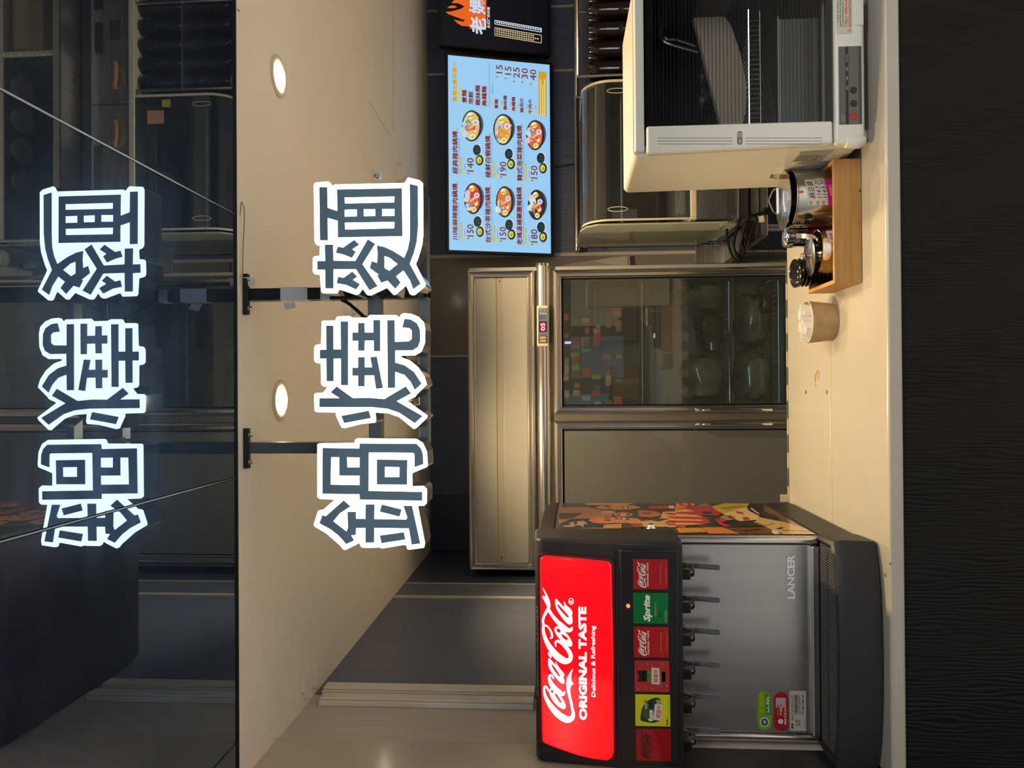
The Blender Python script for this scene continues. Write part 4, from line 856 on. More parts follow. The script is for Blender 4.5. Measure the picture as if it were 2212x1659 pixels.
prices = [('150', 1023, 511, 485.5), ('140', 1023, 371, 342), ('150', 1093.5, 517, 491), ('190', 1094, 379, 350), ('180', 1161, 524, 496), ('150', 1161, 386, 359)]
bowls = [(1022, 429, 22, 34, (196, 62, 36)), (1019, 272, 24, 34, (216, 186, 110)), (1090, 436, 21, 34, (214, 120, 48)), (1087, 280, 24, 34, (220, 180, 100)), (1159, 442.5, 21, 33, (70, 40, 26)), (1156, 292, 22, 33, (220, 96, 40))]
sides = [((1031.5, 478.7), (1037, 500.6)), ((1030, 324), (1036, 346)), ((1099.6, 485.5), (1105, 506.6)), ((1099, 332.6), (1104, 354.4)), ((1168.6, 490.8), (1173.4, 511.9)), ((1168, 341.6), (1173, 363.5))]
for (tt, X, Y0, Y1), (sb, s0, s1), (pz, PX, p0, p1), (bx, by, ba, bb, bc), (sa, sb2) in zip(titles, subs, prices, bowls, sides):
    px_text(s, tt, SC1, X, Y0, Y1, 11.5, BR, .0008, fat=.45); px_poly(s, SC1, ell(X-1, Y1-4, 1.2, 1.2, 8), GY)
    px_text(s, sb, SC1, X+5, s0, s1, 4, GY, .0008)
    PXR(X+5.5, X+10, s0, s0-38, C(206, 196, 110)); PXR(X+13, X+17, s0, s0-7, C(206, 196, 110)); PXR(X+14, X+16, s0-8, s0-22, C(128, 168, 200))
    for k in range(9): PXR(X+6.5, X+9, s0-2-k*4, s0-4-k*4, C(170, 150, 60), .0008)
    px_text(s, pz, SC1, PX, p0, p1, 14, BR, .0008, fat=.25); px_text(s, '$', SC1, PX-9, p0+6, p0+2, 5, DK, .0008); PXR(PX-3, PX, p0+6, p0-1, C(170, 190, 150), .0007)
    # bowl: dark pot, broth, pile of cabbage, prawn, egg, fish cake
    e = lambda cx, cy, a, b_, c, l, rot=0, n=20: px_poly(s, SC1, ell(cx, cy, a, b_, n, rot), c, l)
    e(bx+5, by-2, ba*.85, bb*.86, C(70, 84, 104), .0007); e(bx, by, ba*.9, bb, C(34, 40, 54), .0009)
    e(bx-1, by, ba*.74, bb*.90, C(*bc), .0011)
    rb = random.Random(int(bx*7+by))
    for k in range(7):      # heap of cabbage leaves
        e(bx-ba*(.30+.42*rb.random()), by+bb*rb.uniform(-.45, .62), ba*rb.uniform(.18, .34), bb*rb.uniform(.16, .30), C(*[int(v+rb.uniform(-26, 14)) for v in (206, 214, 208)]), .0012+k*6e-5, rb.uniform(-.8, .8), 11)
    for k in range(4): e(bx-ba*rb.uniform(.1, .6), by+bb*rb.uniform(-.4, .6), ba*.10, bb*.16, C(120, 138, 140), .0017, rb.uniform(-1, 1), 7)
    for k in range(5): e(bx+ba*rb.uniform(.15, .55), by+bb*rb.uniform(-.6, .55), ba*.10, bb*.10, C(*[min(255, int(v*rb.uniform(.75, 1.25))) for v in bc]), .0013, 0, 7)
    e(bx-ba*.02, by+3, ba*.24, bb*.40, C(206, 112, 62), .0019, .95); e(bx+ba*.02, by+1, ba*.10, bb*.30, C(238, 176, 130), .0020, .95)
    e(bx+ba*.28, by+bb*.30, ba*.24, bb*.20, C(222, 150, 96), .0021, .2); e(bx+ba*.30, by+bb*.33, ba*.12, bb*.12, C(246, 222, 196), .0022); e(bx+ba*.20, by+bb*.20, ba*.10, bb*.09, C(196, 60, 36), .0023)
    if bx == 1087:
        for k in range(6): e(bx-ba*.15+k*ba*.11, by+bb*(.55-.18*k), ba*.42, bb*.12, C(222, 140+6*(k % 2)*4, 66), .0024+k*3e-5, .5, 12)
    e(bx+ba*.34, by-bb*.20, ba*.26, bb*.17, C(236, 234, 244), .0026); e(bx+ba*.34, by-bb*.20, ba*.15, bb*.10, C(150, 108, 214), .0027); e(bx+ba*.34, by-bb*.20, ba*.06, bb*.04, C(230, 222, 246), .0028)
    e(bx+ba*.06, by+bb*.70, ba*.24, bb*.17, C(238, 240, 228), .0026); e(bx+ba*.06, by+bb*.70, ba*.16, bb*.11, C(176, 206, 20), .0027)
    e(bx-ba*.12, by-bb*.64, ba*.28, bb*.19, C(236, 238, 222), .0026, .4); e(bx+ba*.02, by-bb*.62, ba*.17, bb*.12, C(190, 206, 30), .0027); e(bx-ba*.24, by-bb*.58, ba*.11, bb*.08, C(212, 140, 50), .0027)
    for (qx, qy), kind in ((sa, 0), (sb2, 1)):
        e(qx+1, qy-1, 9.5, 12.6, C(196, 214, 226), .0007); e(qx, qy, 8.5, 11.6, C(36, 46, 54), .0009)
        if kind: e(qx-1, qy, 5.5, 7.4, C(206, 200, 66), .0011); e(qx, qy+1, 2.2, 3, C(170, 140, 40), .0013)
        else:
            e(qx-.5, qy, 6.4, 8.8, C(22, 44, 40), .0011)
            for a_, b_ in ((-2, 3), (2, -2), (-1, -4), (3, 3)): e(qx+a_, qy+b_, 1.6, 2, C(50, 86, 70), .0013, n=6)
px_text(s, '套餐主食四選一', SC1, 987, 219.5, 134.5, 9.5, C(206, 156, 24), .0008, fat=.45); PXR(990, 994.5, 221, 183, C(206, 196, 110))
for tt, X, Y0, Y1 in (('意麵', 1008, 222.5, 195), ('泡飯', 1022, 226, 198), ('雞絲麵', 1037, 228, 185), ('烏龍麵', 1051, 230, 187)): px_text(s, tt, SC1, X, Y0, Y1, 10, BR, .0008, fat=.45)
PXR(1056.5, 1057.5, 232, 136, C(120, 130, 146)); px_text(s, '加點區+', SC1, 1066, 232.6, 208, 5.5, YL, .0008, bold=.01); px_text(s, 'Additional', SC1, 1065.5, 204, 182, 4.5, GY, .0008)
for tt, X, Y0, Y1, pz, p0, p1 in (('意麵', 1076, 235, 215, '15', 159, 141), ('雞絲麵', 1095, 237.5, 207, '15', 162, 144.5), ('烏龍麵', 1113, 240.5, 210, '25', 169, 146.5), ('豬肉片', 1131, 243.5, 212.5, '30', 170.5, 148.5), ('牛肉片', 1149, 246, 215, '40', 174, 151)):
    px_text(s, tt, SC1, X, Y0, Y1, 7.5, BR, .0008, fat=.35); px_text(s, pz, SC1, X+9.5, p0, p1, 13.5, BR, .0008, fat=.2); px_text(s, '$', SC1, X, p0+9, p0+6, 5, DK, .0008)
    PXR(X+6.5, X+10, Y0, Y0-8, C(206, 196, 110)); PXR(X+7, X+9, Y0-9, Y0-18, C(128, 168, 200)); PXR(X+7, X+10, p0+10, p0+3, C(206, 200, 130))
px_poly(s, SC1, [(1163, 249), (1180.5, 251.5), (1180.5, 156.5), (1163, 153.5)], C(204, 158, 40), .0008)
for k, X in enumerate((1167.5, 1172.5, 1176.5)):
    for j in range(26 - 4*(k % 2)): PXR(X-1.3, X+1.1, 246-j*2.9, 244.2-j*2.9, C(240, 226, 170), .0011)
    px_poly(s, SC1, ell(X, 248, 1.4, 1.4, 8), C(250, 244, 220), .0013)
s.build('picture', SCREENM, tv, recalc=False, label='menu picture with dishes, names and prices')
# second, dark screen
b2 = on_y(1183, 116, 4.5); t2 = on_y(954, 80, 4.32)
bl2 = Vector((b2.x, 4.5, b2.z)); tl2 = Vector((bl2.x, 4.32, t2.z))
tv2, SC2, H2 = make_tv(tl2, bl2, 1.11, 'black screen with an orange flame logo and boxed notices')
s = MB(); s.poly([SC2.pt(0, 0, 0), SC2.pt(1.11, 0, 0), SC2.pt(1.11, H2, 0), SC2.pt(0, H2, 0)], C(8, 8, 16))
q1 = lambda pts: [(920+x/6.144, y/6.144) for x, y in pts]
OR, WH = C(226, 98, 26), C(190, 214, 240)
def S2(pts, c, l): px_poly(s, SC2, q1(pts), c, l)
S2([(340,40),(430,-60),(800,-200),(800,400),(620,390),(575,378),(600,355),(480,345),(420,310),(370,262),(470,250),(400,225),(300,190),(262,158),(340,152),(460,120),(515,85),(430,45)], OR, .0006)
S2([(282,105),(310,85),(360,70),(415,90),(370,110)], OR, .0006); S2([(370,262),(475,245),(470,258),(520,262),(500,290)], C(30, 14, 8), .0008)
def vt(body, x0, x1, y0, y1, c, l=.0012, bold=.02):
    a_ = q1([(x1, y1)])[0]; b_ = q1([(x0, y0)])[0]; u0, v0 = SC2.uv(*a_); u1, v1 = SC2.uv(*b_); put_text(s, body, SC2, u0, v0, u1-u0, v1-v0, c, l, bold=bold)
vt('老', 585, 800, 215, 470, WH, bold=.03); vt('媽', 572, 795, -40, 200, WH, bold=.025); vt('台式烤肉丼飯', 808, 852, 88, 376, C(226, 236, 246), bold=.012)
def frame2(p, c):
    for a_, b_ in zip(p, p[1:]+p[:1]):
        for q in ribbon([(a_[0], a_[1], 4.5), (b_[0], b_[1], 4.5)], 1): S2([tuple(z) for z in q], c, .0008)
w_, y_ = C(214, 226, 240), C(214, 190, 140)
frame2([(915, 270), (1532, 377), (1532, 427), (915, 318)], w_); frame2([(915, 366), (1532, 468), (1532, 573), (915, 470)], y_)
for k in range(20):
    x = 935+k*30; S2([(x, 285+k*5.2), (x+20, 288+k*5.2), (x+20, 308+k*5.2), (x, 305+k*5.2)], w_, .0010)
    for j in range(3):
        if k < 19-2*(j != 1): S2([(x, 382+j*29+k*5.2), (x+19, 384+j*29+k*5.2), (x+19, 402+j*29+k*5.2), (x, 400+j*29+k*5.2)], y_, .0010)
s.build('picture', SCREENM, tv2, recalc=False)
cb = [on_y(1192, 362, 4.55), on_y(1225, 357, 4.555), on_y(1258, 352, 4.555), on_y(1300, 350, 4.555)]
MB().tube(catmull(cb, 4), .004, 6).build('screen_cable', BLACKPL, smooth=True, label='thin black cable down the wall below the menu screen', cat='cable')
# ================================================================== BACK WORKTABLE, GLASS SHOWCASE, CUP RACK
wt = thing('steel_worktable', (1.6, 4.1, 0), 'stainless worktable along the back wall under the glass showcase', 'worktable')
TX0, TX1, TY0 = .725, 2.9, 3.74
MB().box(TX0, TX1, TY0, WB-.02, .735, .742).build('table_top', STEELH, wt)
MB().box(TX0, TX1, TY0, TY0+.006, .70, .742).build('front_lip', STEELH, wt, bevel=.002)
MB().box(TX0, TX0+.006, TY0, WB-.02, .70, .742).build('side_lip', STEELH, wt, bevel=.002)
MB().box(TX0+.03, TX1, TY0+.05, WB-.05, .37, .40).build('lower_shelf', STEELH, wt, bevel=.003)
for x in (TX0+.05, 1.75, TX1-.05):
    for y in (TY0+.06, WB-.1): MB().tube([(x, y, 0), (x, y, .735)], .019, 14).build('leg', STEEL, wt, smooth=True)
MB().box(TX0, .838, WB-.03, WB-.012, .742, .905).build('splash_back', STEEL, wt, bevel=.002)
MB().box(.84, TX1, WB-.06, WB-.03, .742, 1.578).build('splash_back', STEEL, wt)
MB().box(.80, TX1, WB-.075, WB-.02, 1.578, 1.605).build('rolled_edge', mat('steel_bronze_reflection', (.52, .42, .28), .2, 1), wt, bevel=.008, seg=3)  # bronze reflection put into the stainless edge's base colour
# showcase
YQ, QX0, QX1, QX2 = 3.90, .842, 1.560, 2.55
sc = thing('cold_counter_unit', (1.7, 4.15, .742), 'stainless countertop cold unit with two arched tan handles and a controller', 'cold unit')
MB().box(QX0+.002, QX2, YQ, 4.48, .752, .80).build('base_foot', BLACKPL, sc)
MB().box(QX0+.002, QX2, YQ, 4.48, .80, 1.008).build('base', STEEL, sc, bevel=.003)
MB().box(QX0+.02, 1.30, YQ-.004, YQ+.002, .815, .862).build('vent_cover', mat('smoke_panel', (.05, .05, .048), .15), sc)
MB().box(QX0, QX2, YQ-.006, 4.48, 1.008, 1.038).build('sill', mat('ivory_rail', (.62, .59, .50), .35), sc, bevel=.004)
HND = mat('tan_handle', (.42, .22, .07), .35)
for x in (1.36, 1.67):
    pts = [(x-.066, YQ-.002, .935), (x-.060, YQ-.016, .938), (x-.035, YQ-.03, .953), (x, YQ-.034, .958), (x+.035, YQ-.03, .953), (x+.060, YQ-.016, .938), (x+.066, YQ-.002, .935)]
    MB().tube(catmull(pts, 4), .0095, 10).build('handle', HND, sc, smooth=True)
MB().box(1.512, 1.518, YQ-.002, YQ+.001, .81, 1.0).build('door_gap', BLACKPL, sc)
MB().box(1.79, 1.95, YQ-.008, YQ+.002, .825, .866).build('controller', mat('controller_dark', (.04, .02, .02), .2), sc, bevel=.002)
MB().box(2.02, 2.10, YQ-.004, YQ+.002, .82, .87).build('power_switch', BLACKPL, sc)
gr = MB()
for k in range(5): gr.box(1.86, 1.96, YQ-.003, YQ+.001, .905+.012*k, .911+.012*k)
gr.build('vent_slots', BLACKPL, sc)
sc = thing('glass_showcase', (1.2, 4.15, 1.0385), 'curved clear glass showcase with ivory end trims standing on the cold unit', 'showcase')
# bent glass front and top
GL = glass_mat('showcase_glass', (.86, .90, .89), ior=1.6, film=.02, filmcol=(.6, .6, .55))
def gprof(off=0):
    out = [(YQ+.004+off, 1.038)]
    for k in range(9):
        a = PI/2*k/8; out.append((YQ+.16-.156*math.cos(a)+off*math.cos(a), 1.425+.148*math.sin(a)-off*math.sin(a)))
    out.append((4.46, 1.573-off)); return out
def shell(x0, x1, off, name, m, par):
    a, b_ = gprof(off), gprof(off+.006); pts = a + b_[::-1]
    return MB().prism([(x0, y, z) for y, z in pts], (x1-x0, 0, 0)).build(name, m, par, smooth=True)
shell(QX0+.012, QX1-.006, 0, 'bent_glass', GL, sc)
shell(QX1-.010, QX1+.002, -.004, 'end_trim', mat('ivory_trim', (.66, .62, .50), .4), sc)
shell(QX0+.004, QX0+.014, -.004, 'end_trim', mat('ivory_trim', (.66, .62, .50), .4), sc)
MB().prism([(QX1-.008, y, z) for y, z in gprof(.002)+[(4.46, 1.04)]], (.005, 0, 0)).build('end_pane', GL, sc)
# side sneeze panel of green-edged glass with stand-off studs
GLG = glass_mat('green_glass', (.74, .82, .72), ior=1.55, film=.5, filmcol=(.62, .68, .58))
sp_ = [(YQ-.02, 1.50), (YQ+.03, 1.56), (YQ+.14, 1.588), (4.47, 1.595), (4.47, .90), (4.20, .815), (YQ+.02, .805), (YQ-.02, .86)]
pn = MB().prism([(QX0-.022, y, z) for y, z in sp_], (.008, 0, 0)).build('side_pane', GLG, sc)
for y, z in ((4.42, 1.55), (4.40, .93), (YQ+.06, .875)):
    MB().lathe([(.010, 0), (.010, .01), (.006, .014)], (QX0-.022, y, z), 14, (-1, 0, 0)).build('stud', CHROME, pn, smooth=True)
# slot handles in the glass, inner shelf, plates inside
for x in (.905, 1.505):
    ov = [(x+.012*math.cos(t)+0, YQ-.001, 1.40+.05*math.sin(t)) for t in np.linspace(0, 2*PI, 25)[:-1]]
    MB().tube([(a, YQ+.0005, z) for a, _, z in ov], .0022, 6, closed=True).build('finger_slot', mat('ground_slot', (.5, .5, .46), .3), sc)
MB().tube([(QX0+.02, YQ+.12, 1.37), (QX1-.02, YQ+.12, 1.37)], .007, 10).build('hanging_rail', CHROME, sc, smooth=True)
MB().box(QX0+.02, QX1-.02, 4.2, 4.44, 1.16, 1.168).build('inner_shelf', GL, sc)
MB().box(QX0+.016, QX1-.012, 4.44, 4.455, 1.04, 1.565).build('rear_wall', mat('case_rear', (.05, .048, .045), .25), sc)
MB().box(QX0+.05, 1.18, 4.0, 4.4, 1.040, 1.10).build('inner_pan', STEEL, sc, bevel=.005)
MB().box(1.22, QX1-.05, 4.0, 4.4, 1.040, 1.10).build('inner_pan', STEEL, sc, bevel=.005)
# notes stuck on the glass (seen in the mirror)
t = MB().box(1.405, 1.475, YQ-.006, YQ-.005, 1.11, 1.20).build('paper_note', mat('pink_note', (.55, .28, .20), .6), label='pink paper note stuck on the showcase glass', cat='note')
t = MB().box(1.49, 1.53, YQ-.006, YQ-.005, 1.19, 1.235).build('paper_note', mat('yellow_note', (.45, .42, .05), .6), label='small yellow note stuck on the showcase glass', cat='note')
# cup rack: two tiers of inverted smoky tumblers
rk = thing('cup_rack', (2.05, 4.0, 1.038), 'two-tier metal rack of upturned tumblers beside the showcase', 'rack')
RX0, RX1 = 1.60, 2.52
for z in (1.30,): MB().box(RX0-.02, RX1, YQ+.0, YQ+.30, z-.008, z).build('tier_shelf', SATIN, rk, bevel=.002)
for x in (RX0-.012, 2.05, RX1-.012):
    for y in (YQ+.012, YQ+.29): MB().tube([(x, y, 1.038), (x, y, 1.60)], .008, 10).build('upright', SATIN, rk, smooth=True)
for y in (YQ+.012, YQ+.29): MB().tube([(RX0-.012, y, 1.595), (RX1-.012, y, 1.595)], .006, 8).build('top_rail', SATIN, rk, smooth=True)
CUPM = mat('smoky_brown_plastic', (.012, .008, .007), .16, coat=.3)
def tumbler():
    mb = MB(); prof = [(.042, 0), (.043, .004), (.041, .03), (.0405, .032), (.0395, .06), (.039, .062), (.038, .09), (.0375, .092), (.0365, .12), (.036, .122), (.034, .175), (.030, .180), (.001, .180), (.001, .178), (.029, .177), (.0318, .172), (.0335, .12), (.0363, .06), (.0395, .002), (.0405, 0)]
    mb.lathe(prof, (0, 0, 0), 14, close=False); return mb
tm = None; k = 0
for zi, z in enumerate((1.0385, 1.3005)):
    for r_, y in enumerate((YQ+.07, YQ+.19)):
        for i in range(9):
            x = RX0+.045+.101*i + .02*r_
            lab = ('smoky brown tumbler upside down on the %s tier of the cup rack, %s row' % (('lower', 'upper')[zi], ('front', 'rear')[r_]))
            if tm is None: tm = tumbler().build('tumbler', CUPM, smooth=True, label=lab, cat='cup', group='upturned tumblers on the cup rack'); o = tm
            else: o = tm.copy(); COL.objects.link(o); o['label'] = lab
            o.location = (x, y, z + (.0)); o.rotation_euler.z = .4*i
            # nested second tumbler on top
            o2 = tm.copy(); COL.objects.link(o2); o2.location = (x, y, z+.058); o2['label'] = lab
# power cables lying on the table's free end
cg = thing('power_cable', (.78, 3.8, .742), 'coiled black power cable with a white tag on the steel table', 'cable')
def P9(X, Y, y): return on_y(X, Y, y)
c1 = [(1570, 495, 3.86), (1572, 520, 3.84), (1580, 548, 3.80), (1590, 566, 3.79), (1597, 560, 3.78), (1600, 530, 3.76), (1607, 500, 3.74), (1618, 470, 3.735), (1634, 463, 3.735), (1655, 458, 3.735), (1662, 456, 3.735)]
c2 = [(1600, 468, 3.80), (1590, 500, 3.78), (1585, 530, 3.77), (1592, 552, 3.77), (1600, 562, 3.78), (1608, 540, 3.77), (1603, 512, 3.76), (1612, 530, 3.755), (1622, 538, 3.75), (1618, 520, 3.745), (1632, 480, 3.74), (1632, 468, 3.74), (1620, 464, 3.75)]
for c in (c1, c2): MB().tube(catmull([tuple(P9(*q)) for q in c], 6), .0065, 8).build('cord', RUBBER, cg, smooth=True)
a = P9(1652, 457, 3.733); MB().box(a.x-.012, a.x+.018, 3.722, 3.742, a.z-.026, a.z+.006).build('plug', RUBBER, cg, bevel=.003)
for dx in (0, .011):
    MB().box(a.x+.022, a.x+.036, 3.728, 3.732, a.z-.024+dx*1.4, a.z-.019+dx*1.4).build('prong', CHROME, cg)
a = P9(1644, 470, 3.728); MB().obox((a.x-.02, 3.728, a.z-.016), (.03, 0, .004), (-.004, 0, .024), (0, .001, 0)).build('tag', mat('white_tag', (.7, .68, .6), .5), cg)
a = P9(1578, 500, 3.83); MB().box(a.x-.05, a.x+.05, 3.82, 3.9, .742, .79).build('adapter_block', RUBBER, cg, bevel=.006)
# things on the lower shelf, seen in the soffit mirror
t = thing('gas_canister', (.66, 3.60, 0), 'green canister with a cap standing beside the refrigerator', 'canister')
MB().lathe([(.13, 0), (.14, .01), (.14, .36), (.12, .42), (.05, .45), (.04, .47)], (.66, 3.60, 0), 30).build('cylinder', mat('green_enamel', (.015, .09, .05), .3), t, smooth=True)
MB().lathe([(.042, .47), (.042, .54), (.03, .55)], (.66, 3.60, 0), 20).build('cap', mat('grey_cap', (.18, .19, .2), .4), t, smooth=True)
bw = None
for i in range(4):
    mb = MB().lathe([(.03, 0), (.032, .006), (.05, .02), (.072, .055), (.075, .06), (.070, .057), (.047, .024), (.001, .014)], (1.1+.165*i, 3.86, .4005), 26)
    mb.build('steel_bowl', mat('dull_grey_bowl', (.10, .10, .10), .5), smooth=True, label='shallow dull grey bowl on the shelf under the worktable', cat='bowl', group='bowls under the worktable')
t = thing('food_crate', (1.9, 3.95, .40), 'beige plastic crate on the shelf under the worktable', 'crate')
MB().box(1.78, 2.2, 3.84, 4.2, .401, .58).build('crate_body', mat('crate_beige', (.30, .24, .14), .5), t, bevel=.02); MB().box(1.77, 2.21, 3.83, 4.21, .56, .585).build('crate_rim', mat('crate_beige', (.30, .24, .14), .5), t, bevel=.006)
# ================================================================== WHITE DISH CABINET
CX0, CX1, CY0, CY1, CZ0, CZ1 = .598, 1.045, 1.995, 2.315, .918, 1.500
wc = thing('dish_cabinet', (.82, 2.2, ZT), 'white countertop dish drying cabinet with a dark glass door', 'cabinet')
CAB = mat('cabinet_white', (.70, .70, .62), .28, coat=.15)
CABT = mat('cabinet_white_front', (.66, .68, .63), .3)
bb = MB(); bb.box(CX0, CX0+.02, CY0+.03, CY1, CZ0, CZ1); bb.box(CX1-.02, CX1, CY0+.03, CY1, CZ0, CZ1); bb.box(CX0, CX1, CY1-.02, CY1, CZ0, CZ1); bb.box(CX0+.02, CX1-.02, CY0+.03, CY1-.02, CZ0, CZ0+.07)
# outer shell in one piece, tapering slightly to the back
def sect(y, xt, xb, z0, z1, r=.016):
    out = []
    for cx, cz, a0 in ((CX1-r, z1-r, 0), (xt+r, z1-r, PI/2), (xb+r, z0+r, PI), (CX1-r, z0+r, 1.5*PI)):
        for k in range(5): a = a0+PI/2*k/4; out.append((cx+r*math.cos(a), y, cz+r*math.sin(a)))
    return out
def hollow(y0, y1, t_):
    o0, o1 = sect(y0, .600, .617, CZ0, CZ1), sect(y1, .586, .594, CZ0, CZ1)
    i1 = [(min(max(x, CX0+t_), CX1-t_), y1-.02, min(max(z, CZ0+.08), CZ1-.028)) for x, y, z in o1]; i0 = [(min(max(x, CX0+t_), CX1-t_), y0, min(max(z, CZ0+.08), CZ1-.028)) for x, y, z in o0]
    return MB().rings([i1, i0, o0, o1])
hollow(CY0+.012, CY1, .03).build('shell', CAB, wc, smooth=True)
MB().box(CX0+.012, CX1-.004, CY0-.004, CY0+.016, CZ1-.028, CZ1-.003).build('top_fascia', CABT, wc, bevel=.004, seg=3)
MB().box(CX0+.032, CX1-.032, CY0+.05, CY1-.03, 1.0, 1.006).build('cavity_floor', STEEL, wc)
MB().box(CX0+.032, CX1-.032, CY1-.045, CY1-.03, 1.0, CZ1-.03).build('cavity_back', mat('cavity_dark', (.02, .02, .022), .3), wc)
for x in (CX0+.031, CX1-.034): MB().box(x, x+.003, CY0+.02, CY1-.03, 1.0, CZ1-.03).build('cavity_side', mat('cavity_dark', (.02, .02, .022), .3), wc)
MB().box(CX0+.03, CX1-.03, CY0+.02, CY1-.03, CZ1-.034, CZ1-.030).build('cavity_roof', mat('cavity_dark', (.02, .02, .022), .3), wc)
# base panel
bp = MB().box(CX0+.017, CX1-.004, CY0-.006, CY0+.04, CZ0, .996).build('base_panel', CABT, wc, bevel=.012, seg=4)
BP = Plane((.8, CY0-.0065, .95), (1, 0, 0), (0, 0, 1))
m = MB(); a = BP.uv(1862, 268); b_ = BP.uv(1811, 101); u0, v0, u1, v1 = a[0], a[1], b_[0], b_[1]; w, h = u1-u0, v1-v0
R = lambda x0, x1, y0, y1, c, l=.0004: m.poly([BP.pt(u0+w*x0, v0+h*y0, l), BP.pt(u0+w*x1, v0+h*y0, l), BP.pt(u0+w*x1, v0+h*y1, l), BP.pt(u0+w*x0, v0+h*y1, l)], srgb(*c))
R(0, 1, 0, 1, (86, 88, 86)); R(0, 1, .58, .70, (22, 26, 28), .0006); R(0, 1, 0, .13, (66, 68, 68), .0006)
for k in range(8): R(0, 1, .15+k*.05, .165+k*.05, (110, 112, 108), .0006)
for s_, x, ww in (('20', .44, .05), ('40', .565, .05), ('60', .685, .05), ('80(分)', .80, .10)): put_text(m, s_, BP, u0+w*x, v0+h*.60, w*ww, h*.075, srgb(190, 196, 190), .0009)
for k in range(3): R(.035, .13, .76+k*.055, .79+k*.055, (120, 122, 120), .0006)
smallprint(m, BP, u0+w*.16, v0+h*.76, w*.26, h*.05, 16, srgb(112, 114, 112), .0008)
m.build('control_print', PRINT, bp, recalc=False)
for x, c in ((.10, (190, 22, 28)), (.265, (36, 40, 40)), (.435, (36, 40, 40))):
    p = BP.pt(u0+w*x, v0+h*.36, 0)
    MB().lathe([(.0088, 0), (.0085, .001), (.0076, .0016), (.0074, .0010), (.001, .0012)], p, 24, (0, -1, 0)).build('push_button', mat('button_red' if c[0] > 100 else 'button_dark', srgb(*c), .3), bp, smooth=True)
m = MB(); a = BP.uv(1808, 66); b_ = BP.uv(1808, -14)
u0, v0 = BP.uv(1841, 72); u1, v1 = BP.uv(1806, -10); w, h = u1-u0, v1-v0
m.poly([BP.pt(u0, v0, .0003), BP.pt(u1, v0, .0003), BP.pt(u1, v1, .0003), BP.pt(u0, v1, .0003)], srgb(188, 190, 176))
for k in range(3): smallprint(m, BP, u0+w*(.18 if k else .30), v0+h*(.86-.16*k), w*.75, h*.09, 14, srgb(90, 92, 88), .0006)
for k in range(2): smallprint(m, BP, u0+w*.18, v0+h*(.30-.24*k), w*.8, h*.17, 11, srgb(196, 70, 76), .0006)
m.poly([BP.pt(u0+w*x, v0+h*y, .0006) for x, y in ((.03, .10), (.13, .10), (.08, .30))], srgb(196, 120, 116))
m.build('warning_label', PRINT, bp, recalc=False)
sx = BP.pt(*BP.uv(1862, 55)); MB().box(sx.x, CX1-.01, CY0-.0085, CY0-.004, CZ0+.004, CZ0+.026).build('crumb_drawer', CABT, wc, bevel=.002)
for x in (CX0+.05, CX1-.04):
    for y in (CY0+.05, CY1-.06): MB().lathe([(.018, 0), (.02, .004), (.02, .02)], (x, y, ZT), 18).build('foot', WHITEPL, wc)
# bulged lower corner
MB().lathe([(.003, 0), (.012, .003), (.018, .014), (.019, .03), (.016, .05)], (CX0+.026, CY0+.008, CZ0-.004), 22).build('corner_foot', CABT, wc, smooth=True)
# door: handle stile, pane, pinstripes
dr = MB().prism([(CX0+.016, CY0-.012, 1.002), (.672, CY0-.012, 1.002), (.672, CY0-.012, CZ1-.032), (CX0+.004, CY0-.012, CZ1-.032)], (0, .024, 0)).build('door', CABT, wc, bevel=.006, seg=3)
DP = Plane((.8, CY0-.0125, 1.2), (1, 0, 0), (0, 0, 1))
st = MB()
u0, v0 = DP.uv(1800, 272); _, v1 = DP.uv(1395, 272)
for k in range(3):
    for r0, r1 in ((1422, 1584), (1612, 1778)):
        n = 62
        for i in range(n):
            X = r0+(r1-r0)*i/n; uu, vv = DP.uv(X, 298+k*6.5); uu = .8*0+uu
            st.box(.8+uu-.0012, .8+uu+.0012, DP.o.y-.0002, DP.o.y+.001, 1.2+vv-.0009, 1.2+vv+.0009)
st.build('vent_holes', mat('vent_dot', (.28, .29, .26), .5), dr, kind='stuff')
uu, vv = DP.uv(1598, 298)
def capsule(cu, cv, ru, rv, l, c, mb):
    pts = [(cu+rv*0+ru*math.cos(t), cv+(rv-ru)*(1 if math.sin(t) >= 0 else -1)+ru*math.sin(t)) for t in np.linspace(0, 2*PI, 25)[:-1]]
    mb.poly([DP.pt(a, b__, l) for a, b__ in pts], c)
pm = MB(); hw = .0062
pts = [(uu-.011+hw*math.cos(t) if math.cos(t) < 0 else uu+.011+hw*math.cos(t), vv+hw*math.sin(t)) for t in np.linspace(.01, 2*PI+.01, 29)[:-1]]
pm.poly([DP.pt(a, b__, .0004) for a, b__ in pts], srgb(70, 76, 74)); pm.poly([DP.pt(uu+x, vv+y, .0006) for x, y in ((.0005, -.0045), (.013, -.0045), (.013, .0045), (.0005, .0045))], srgb(190, 194, 186))
put_text(pm, 'PULL', DP, uu+.0015, vv-.0022, .0105, .0046, srgb(50, 56, 54), .0009, bold=.03); put_text(pm, '拉啟', DP, uu-.0145, vv-.0035, .0125, .0072, srgb(215, 220, 210), .0009, bold=.02)
pm.build('pull_badge', PRINT, dr, recalc=False)
PANE = glass_mat('dark_door_glass', (.80, .82, .84), ior=1.25)
MB().box(.672, CX1-.012, CY0-.008, CY0-.003, 1.002, CZ1-.032).build('pane', PANE, dr)
for z0, z1 in ((1.002, 1.018), (CZ1-.050, CZ1-.032)): MB().box(.672, CX1-.012, CY0-.0085, CY0-.0025, z0, z1).build('pane_border', mat('pane_black', (.006, .006, .007), .1), dr)
ps = MB()
